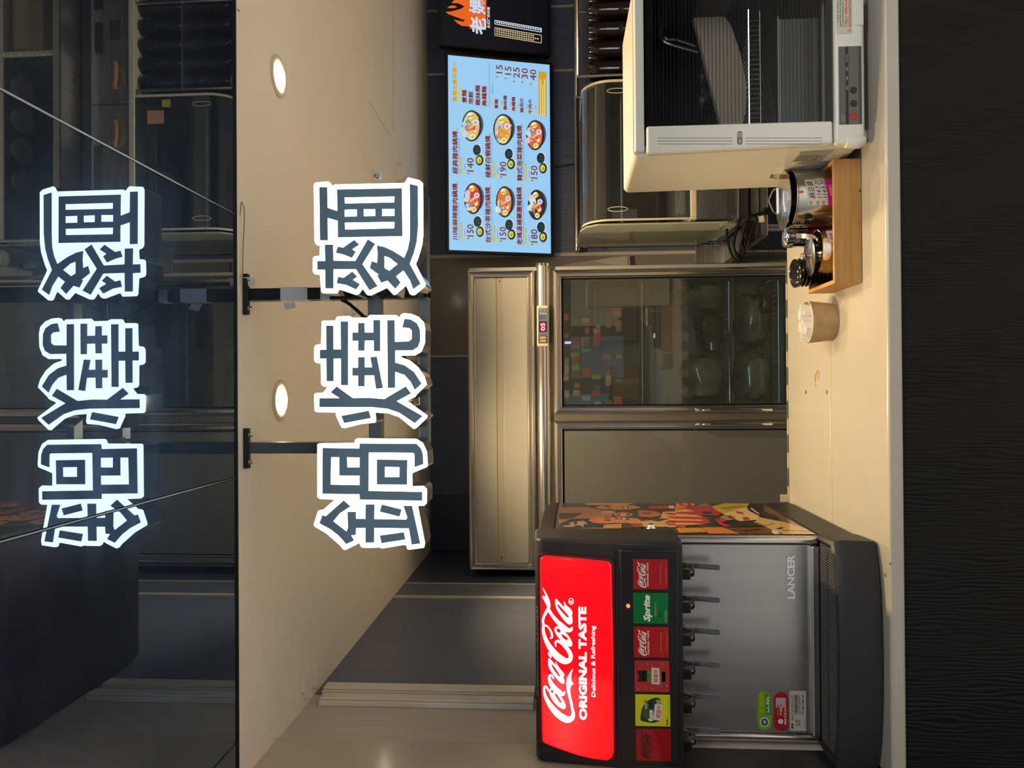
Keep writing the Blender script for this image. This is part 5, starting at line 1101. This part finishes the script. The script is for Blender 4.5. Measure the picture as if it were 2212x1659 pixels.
for r0, r1 in ((1408, 1604), (1680, 1772)):
    n = int((r1-r0)/7.9)
    for i in range(n+1):
        X = r0+(r1-r0)*i/n; z = on_y(X, 150, CY0-.009).z
        ps.box(.676, CX1-.016, CY0-.0088, CY0-.0080, z-.0006, z+.0006)
ps.build('pinstripes', mat('stripe_black', (.004, .004, .005), .3), dr, kind='stuff')
MB().box(CX1-.04, CX1-.004, CY0-.016, CY0+.0, CZ1-.068, CZ1-.034).build('hinge', mat('hinge_grey', (.22, .21, .21), .35), wc, bevel=.004)
# rating plate on the side
m = MB(); cq = [on_x(X, Y, .6060) for X, Y in ((1774, 348), (1790, 330), (1729, 330), (1715, 348))]
SPl = Plane((.6060, cq[0].y, cq[1].z), (0, -1, 0), (0, 0, 1)); w, h = cq[0].y-cq[1].y, cq[2].z-cq[1].z; u0 = v0 = 0
m.prism([SPl.pt(0, 0, .0004), SPl.pt(w, 0, .0004), SPl.pt(w, h, .0004), SPl.pt(0, h, .0004)], -SPl.n*.009, srgb(150, 150, 142))
for k in range(7): smallprint(m, SPl, w*.08, h*(.84-.11*k), w*.8, h*.05, 14, srgb(50, 52, 54), .0007)
m.build('rating_plate', PRINT, wc, recalc=False)
# wire rack and what stands in the cabinet
rk2 = MB(); zr = on_y(1612, 150, 2.08).z
for y in (2.05, 2.25): rk2.tube([(CX0+.035, y, zr), (CX1-.035, y, zr)], .0028, 8)
rk2.tube([(CX0+.035, 2.05, zr-.028), (CX1-.035, 2.05, zr-.028)], .002, 6)
for k in range(28): x = CX0+.045+.0128*k; rk2.tube([(x, 2.05, zr-.028), (x, 2.05, zr), (x, 2.25, zr)], .0013, 5)
rk2.build('wire_rack', CHROME, wc, smooth=True)
t = thing('serving_tray', (.85, 2.2, zr), 'long rounded grey serving tray leaning inside the white cabinet', 'tray')
q4 = lambda pts, y: [on_y(1200+x/2.9105, yy/2.9105, y) for x, yy in pts]
tp = [(850,40),(960,55),(1060,90),(1110,160),(1165,330),(1205,530),(1200,700),(1178,795),(1045,800),(1005,640),(960,470),(905,240)]
MB().prism(q4(tp, 2.12), (0, .018, .004)).build('tray_board', mat('tray_taupe', (.56, .46, .36), .45), t, bevel=.004)
t = thing('utensil_bin', (.83, 2.15, 1.006), 'steel utensil bin on the floor of the white cabinet', 'bin')
a = on_y(1682, 270, 2.06); c = on_y(1770, 50, 2.06)
MB().box(a.x-.01, .975, 2.06, 2.24, 1.008, a.z).build('bin_body', mat('dull_steel', (.22, .22, .22), .35, 1), t, bevel=.006); MB().tube([(a.x-.012, 2.058, a.z), (.977, 2.058, a.z)], .003, 8).build('bin_rim', CHROME, t, smooth=True)
for i in range(9):
    x0, z0 = a.x+.005+.006*i, a.z+.004+.003*i; a_ = .10+.075*i
    L = .19-.006*i; y = 2.07+.012*i
    t = MB().tube([(x0, y, z0), (x0+L*math.cos(a_), y+.06, z0+L*math.sin(a_)*.55)], [.0036, .0024], 6).build('chopstick', STEEL, smooth=True, label='metal chopstick fanned out over the utensil bin', cat='chopstick', group='chopsticks in the white cabinet')
t = thing('steel_tongs', (.75, 2.1, 1.3), 'bent steel tongs hanging inside the white cabinet', 'tongs')
pp = q4([(655, 130), (660, 230), (700, 270), (790, 300), (900, 330)], 2.16)
MB().tube(catmull([tuple(p) for p in pp], 5), .006, 8).build('arm', STEEL, t, smooth=True)
pp = q4([(655, 140), (690, 240), (760, 250), (880, 290)], 2.19); MB().tube(catmull([tuple(p) for p in pp], 5), .006, 8).build('arm', STEEL, t, smooth=True)
for i, (x, y_, r_) in enumerate(((740, 480, .028), (860, 620, .034))):
    p = on_y(1200+x/2.91, y_/2.91, 2.215)
    t = thing('steel_mug', (p.x, 2.215, zr), ('small dull steel mug on the cabinet rack', 'wide dull steel mug on the cabinet rack')[i], 'mug')
    MB().lathe([(r_*.8, .0), (r_*.85, .004), (r_, .09), (r_*.97, .09), (r_*.8, .006)], (p.x, 2.215, zr+.003), 26).build('mug_body', STEEL, t, smooth=True)
    MB().tube(catmull([(p.x+r_*.85, 2.215, zr+.075), (p.x+r_*1.5, 2.205, zr+.06), (p.x+r_*1.4, 2.205, zr+.03), (p.x+r_*.85, 2.215, zr+.02)], 5), .003, 6).build('mug_handle', STEEL, t, smooth=True)

# ================================================================== WOODEN CONDIMENT TRAY
WOOD = mat('bamboo', (.40, .21, .055), .42, noise=dict(scale=(6, 90, 90), cols=((.33, .165, .04), (.47, .26, .08)), p0=.25, p1=.75))
BX0, BX1, BY0, BY1, BZ = .272, .600, 2.070, 2.292, .972
bt = thing('wooden_tray', (.436, 2.18, ZT), 'bamboo condiment box with low walls', 'tray')
MB().box(BX0, BX1, BY0, BY0+.011, ZT+.0005, BZ).build('front_board', WOOD, bt, bevel=.0015)
MB().box(BX0, BX1, BY1-.011, BY1, ZT+.0005, BZ).build('back_board', WOOD, bt, bevel=.0015)
for x in (BX0, BX1-.011): MB().box(x, x+.011, BY0+.011, BY1-.011, ZT+.0005, BZ).build('side_board', WOOD, bt, bevel=.0015)
MB().box(BX0+.011, BX1-.011, BY0+.011, BY1-.011, ZT+.0005, ZT+.008).build('bottom_board', WOOD, bt)
DOW = mat('dowel_dark', (.10, .045, .02), .5)
for X, Y in ((1857.5, 412), (1859.5, 538), (1838, 602), (1859, 477)):
    p = on_y(X, Y, BY0); MB().lathe([(.0032, 0), (.003, .0008), (.001, .001)], (p.x, BY0, p.z), 12, (0, -1, 0)).build('dowel', DOW if Y < 430 else WOOD, bt)
BZ0 = ZT+.008
# tall steel pot
pc = Vector((.522, 2.182, BZ0)); PR = .078
pt_ = thing('steel_pot', pc, 'tall brushed steel pot with a lid ajar and a handwritten label', 'pot')
PSTEEL = mat('pot_steel', (.60, .59, .55), .16, 1)
MB().lathe([(.070, 0), (.0775, .004), (PR, .02), (PR, .142), (PR+.003, .145), (PR+.003, .148), (PR-.002, .148), (PR-.003, .02), (.001, .006)], pc, 48).build('pot_body', PSTEEL, pt_, smooth=True)
lidc = pc + Vector((-.002, .002, .160)); ln = Vector((-.02, .035, 1)).normalized()
MB().lathe([(PR+.002, 0), (PR+.003, .002), (PR-.012, .004), (.045, .007), (.02, .009), (.001, .0095)], lidc, 44, ln).build('lid', PSTEEL, pt_, smooth=True)
hp = [lidc+ln*.012+Vector((d, -.005, hh)) for d, hh in ((-.036, .002), (-.034, .016), (-.012, .026), (0, .030), (.012, .026), (.030, .016), (.034, .002))]
MB().tube(catmull([tuple(p) for p in hp], 4), .0019, 8).build('lid_handle', CHROME, pt_, smooth=True)
MB().tube([lidc+ln*.018+Vector((-.036, -.005, 0)), lidc+ln*.018+Vector((.034, -.005, 0))], .0045, 10).build('handle_sleeve', CHROME, pt_, smooth=True)
# curved label on the pot
def curved(c, r, a0, a1, z0, z1, col, slant=0, n=10):
    mb = MB(); vs = []; 
    for k in range(n+1):
        a = a0+(a1-a0)*k/n
        for z in (z0, z1): vs.append((c.x+r*math.sin(a), c.y-r*math.cos(a), c.z+z+slant*(k/n-.5)))
    mb.add(vs, [(2*k, 2*k+2, 2*k+3, 2*k+1) for k in range(n)], col); return mb
def lab_text(mb, c, r, body, a0, a1, z0, z1, col, slant=0, bold=0, shear=0):
    vs, fs = text_shape(body, bold, shear); x0, x1 = min(p[0] for p in vs), max(p[0] for p in vs); y0, y1 = min(p[1] for p in vs), max(p[1] for p in vs)
    P = []
    for x, y in vs:
        t_ = (x-x0)/(x1-x0); a = a0+(a1-a0)*t_; z = z0+(z1-z0)*(y-y0)/(y1-y0)+slant*(t_-.5); P.append((c.x+r*math.sin(a), c.y-r*math.cos(a), c.z+z))
    mb.add(P, fs, col)
INK = srgb(28, 28, 34)
lb = curved(pc, PR+.0006, -.44, .48, .068, .121, srgb(196, 192, 182), .010); mg = curved(pc, PR+.0008, -.44, .48, .051, .069, srgb(186, 20, 116), .010); lb.add(mg.v, mg.f, srgb(186, 20, 116))
lab_text(lb, pc, PR+.0012, '麻豆醬', -.22, .42, .102, .119, INK, .008, .004, .15); lab_text(lb, pc, PR+.0012, '114.7.20', -.20, .44, .086, .098, INK, .008, 0, .2); lab_text(lb, pc, PR+.0012, '114.8.20', -.20, .44, .071, .083, INK, .008, 0, .2)
for k, z in enumerate((.089, .074, .107)): lab_text(lb, pc, PR+.0012, '日期', -.42, -.30, z, z+.006, srgb(70, 70, 76), .0)
lab_text(lb, pc, PR+.0014, '效期標示', -.15, .25, .055, .064, srgb(230, 170, 205), .006)
lb.build('label', PRINT, pt_, recalc=False, label='white and magenta label with black handwriting')
sb = MB(); sb.add([(pc.x+(PR+.0012)*math.sin(a), pc.y-(PR+.0012)*math.cos(a), pc.z+z) for a, z in [(0.02+.045*math.cos(t), .136+.006*math.sin(t)) for t in np.linspace(0, 2*PI, 13)[:-1]]], [tuple(range(12))], srgb(196, 60, 24)); sb.build('sauce_drip', PRINTG, pt_, recalc=False)
ld = thing('ladle', (pc.x+.03, pc.y, pc.z+.1), 'steel ladle handle sticking out of the tall pot', 'ladle')
l0, l1 = Vector((pc.x+.046, pc.y-.060, pc.z+.146)), on_y(1664, 381, pc.y-.06)
dv = (l1-l0).normalized(); side = Vector((.55, .2, .8)).cross(dv).normalized()
MB().prism([l0-side*.008, l0+side*.008, l1+side*.011-dv*.02, l1+side*.008, l1-side*.008, l1-side*.011-dv*.02], Vector((0, -.0025, .001))).build('handle', CHROME, ld, bevel=.0008)
MB().tube([l0, l0+Vector((-.025, .03, -.06))], [.005, .004], 8).build('shaft', CHROME, ld, smooth=True)
# chili jar with steel shaker top
jc = Vector((.428, 2.240, BZ0))
j = thing('chili_jar', jc, 'round jar of red chili under a shiny steel shaker cap', 'jar')
MB().lathe([(.027, 0), (.029, .004), (.029, .082), (.026, .088)], jc, 30).build('jar_glass', mat('red_chili', (.12, .006, .006), .08, coat=.8, noise=dict(scale=160, cols=((.05, .003, .003), (.20, .012, .008)))), j, smooth=True)
MB().lathe([(.030, .084), (.0305, .090), (.0295, .092), (.0305, .097), (.0295, .100), (.0300, .104), (.0300, .140), (.028, .143), (.024, .1445), (.001, .145)], jc, 34).build('shaker_cap', CHROME, j, smooth=True)
s_ = [jc + Vector((.012*math.cos(t)*(1 if t < PI else .8), .018*math.sin(t)*.6, .1452)) for t in np.linspace(.4, 4.2, 10)]
MB().tube([tuple(p) for p in s_], .0008, 6).build('cap_mark', mat('cap_engraving', (.25, .22, .16), .4), j)
# low glass-like steel pot with lid propped open
gc = Vector((.370, 2.146, BZ0)); GR = .060
g = thing('sauce_pot', gc, 'low shiny steel pot with its lid propped open and a spoon inside', 'pot')
MB().lathe([(.046, 0), (.052, .003), (GR, .025), (GR+.001, .062), (GR-.003, .082), (GR-.001, .087), (GR-.004, .086), (GR-.005, .06), (GR-.006, .02), (.001, .006)], gc, 44).build('pot_body', CHROME, g, smooth=True)
l2 = gc+Vector((-.010, .008, .099)); ln2 = Vector((-.07, .06, 1)).normalized()
MB().lathe([(GR-.006, 0), (GR-.004, .002), (GR-.014, .005), (.02, .008), (.001, .009)], l2, 40, ln2).build('lid', PSTEEL, g, smooth=True)
MB().lathe([(.005, 0), (.004, .006), (.009, .010), (.010, .014), (.006, .017), (.001, .0175)], l2+ln2*.008, 20, ln2).build('lid_knob', CHROME, g, smooth=True)
lb = curved(gc, GR+.0014, .22, .92, .028, .072, srgb(192, 182, 186), 0)
lab_text(lb, gc, GR+.0018, '味素', .34, .72, .054, .068, INK, 0, .0, .2); lab_text(lb, gc, GR+.0018, '114.7.8', .42, .86, .036, .049, INK, 0, 0, .2)
lb.build('label', PRINT, g, recalc=False)
sp = thing('spoon', gc+Vector((.03, 0, .06)), 'bent steel spoon resting in the low sauce pot', 'spoon')
pp = [gc+Vector((.020, -.020, .060)), gc+Vector((.024, -.034, .088)), gc+Vector((.036, -.024, .100)), gc+Vector((.044, .002, .122)), gc+Vector((.048, .02, .130))]
cs = catmull([tuple(p) for p in pp], 4); m = MB(); vs = []
for i, p in enumerate(cs):
    w_ = .0035+.004*(i/len(cs)); vs += [(p[0]-w_, p[1], p[2]), (p[0]+w_, p[1]+.002, p[2]), (p[0]+w_, p[1]+.003, p[2]-.0018), (p[0]-w_, p[1]+.001, p[2]-.0018)]
n_ = len(cs); fs = []
for i in range(n_-1):
    for k in range(4): fs.append((4*i+k, 4*i+(k+1) % 4, 4*i+4+(k+1) % 4, 4*i+4+k))
fs += [(0, 1, 2, 3), (4*n_-1, 4*n_-2, 4*n_-3, 4*n_-4)]
m.add(vs, fs); m.build('spoon_handle', CHROME, sp, smooth=True)
MB().lathe([(.002, 0), (.012, .003), (.015, .006), (.011, .004), (.001, .002)], gc+Vector((.014, -.008, .030)), 20).build('spoon_bowl', CHROME, sp, smooth=True)
# stack of black sauce dishes
bc = Vector((.330, 2.236, BZ0)); BLK = mat('black_melamine', (.008, .008, .010), .14, coat=.5)
first = None
for k in range(9):
    prof = [(.024, 0), (.026, .003), (.031, .010), (.0405, .026), (.041, .0275), (.039, .0265), (.029, .011), (.022, .006), (.001, .005)]
    if first is None: first = MB().lathe(prof, bc, 32).build('sauce_dish', BLK, smooth=True, label='black melamine dish in the stack behind the low pot', cat='dish', group='stacked black sauce dishes'); o = first
    else: o = first.copy(); COL.objects.link(o)
    o.location = (bc.x-.0006*k, bc.y, bc.z+.0112*k)
    if k == 8: o['label'] = 'topmost black melamine dish of the stack behind the low pot'; o.rotation_euler = (.10, -.06, 0)

# ================================================================== PAPER CUP OF SACHETS
cc_ = Vector((.189, 2.292, ZT))
cu = thing('paper_cup', cc_, 'squat kraft paper cup filled with white sachets', 'cup')
KRAFT = mat('kraft_paper', (.42, .29, .15), .62, noise=dict(scale=40, cols=((.36, .24, .12), (.47, .33, .18))))
MB().lathe([(.0525, 0), (.0535, .002), (.0615, .074), (.0610, .074), (.0520, .004), (.001, .003)], cc_, 48).build('cup_wall', KRAFT, cu, smooth=True)
MB().lathe([(.0613, .0735), (.0630, .0745), (.0630, .0770), (.0615, .0780), (.0603, .0765), (.0603, .0745)], cc_, 48, close=False).build('rolled_rim', mat('rim_paper', (.62, .52, .36), .5), cu, smooth=True)
SACH = mat('white_sachet', (.86, .84, .78), .5)
rnd = random.Random(3)
for i in range(16):
    a = -.9+1.8*rnd.random(); x = cc_.x-.045+.09*(i+.5)/16; y = cc_.y-.018+.036*rnd.random()
    wv = Vector((math.cos(a*.5), math.sin(a*.5), 0))*.013; hv = Vector((.012*rnd.uniform(-1, 1), .012*rnd.uniform(-.6, 1), .074+.016*rnd.random())); o_ = Vector((x, y, cc_.z+.005))-wv
    m = MB(); nrm = wv.cross(hv).normalized()*.0016; zz = []
    nz_ = 6
    top = [o_+hv+wv*2*k/nz_+Vector((0, 0, .0018*(k % 2))) for k in range(nz_+1)]
    m.prism([o_, o_+wv*2]+top[::-1], nrm)
    m.build('sachet', SACH, label='white paper sachet standing in the kraft cup', cat='sachet', group='sachets in the kraft paper cup')
# small clip-on price tag on the counter's back edge
p = on_y(1690, 1072, YB+.004)
MB().box(p.x-.020, p.x+.006, YB+.0065, YB+.009, ZT-.01, ZT+.028).build('price_tag', mat('ivory_tag', (.62, .56, .40), .4), label='small ivory tag clipped to the taped back edge of the counter', cat='tag')
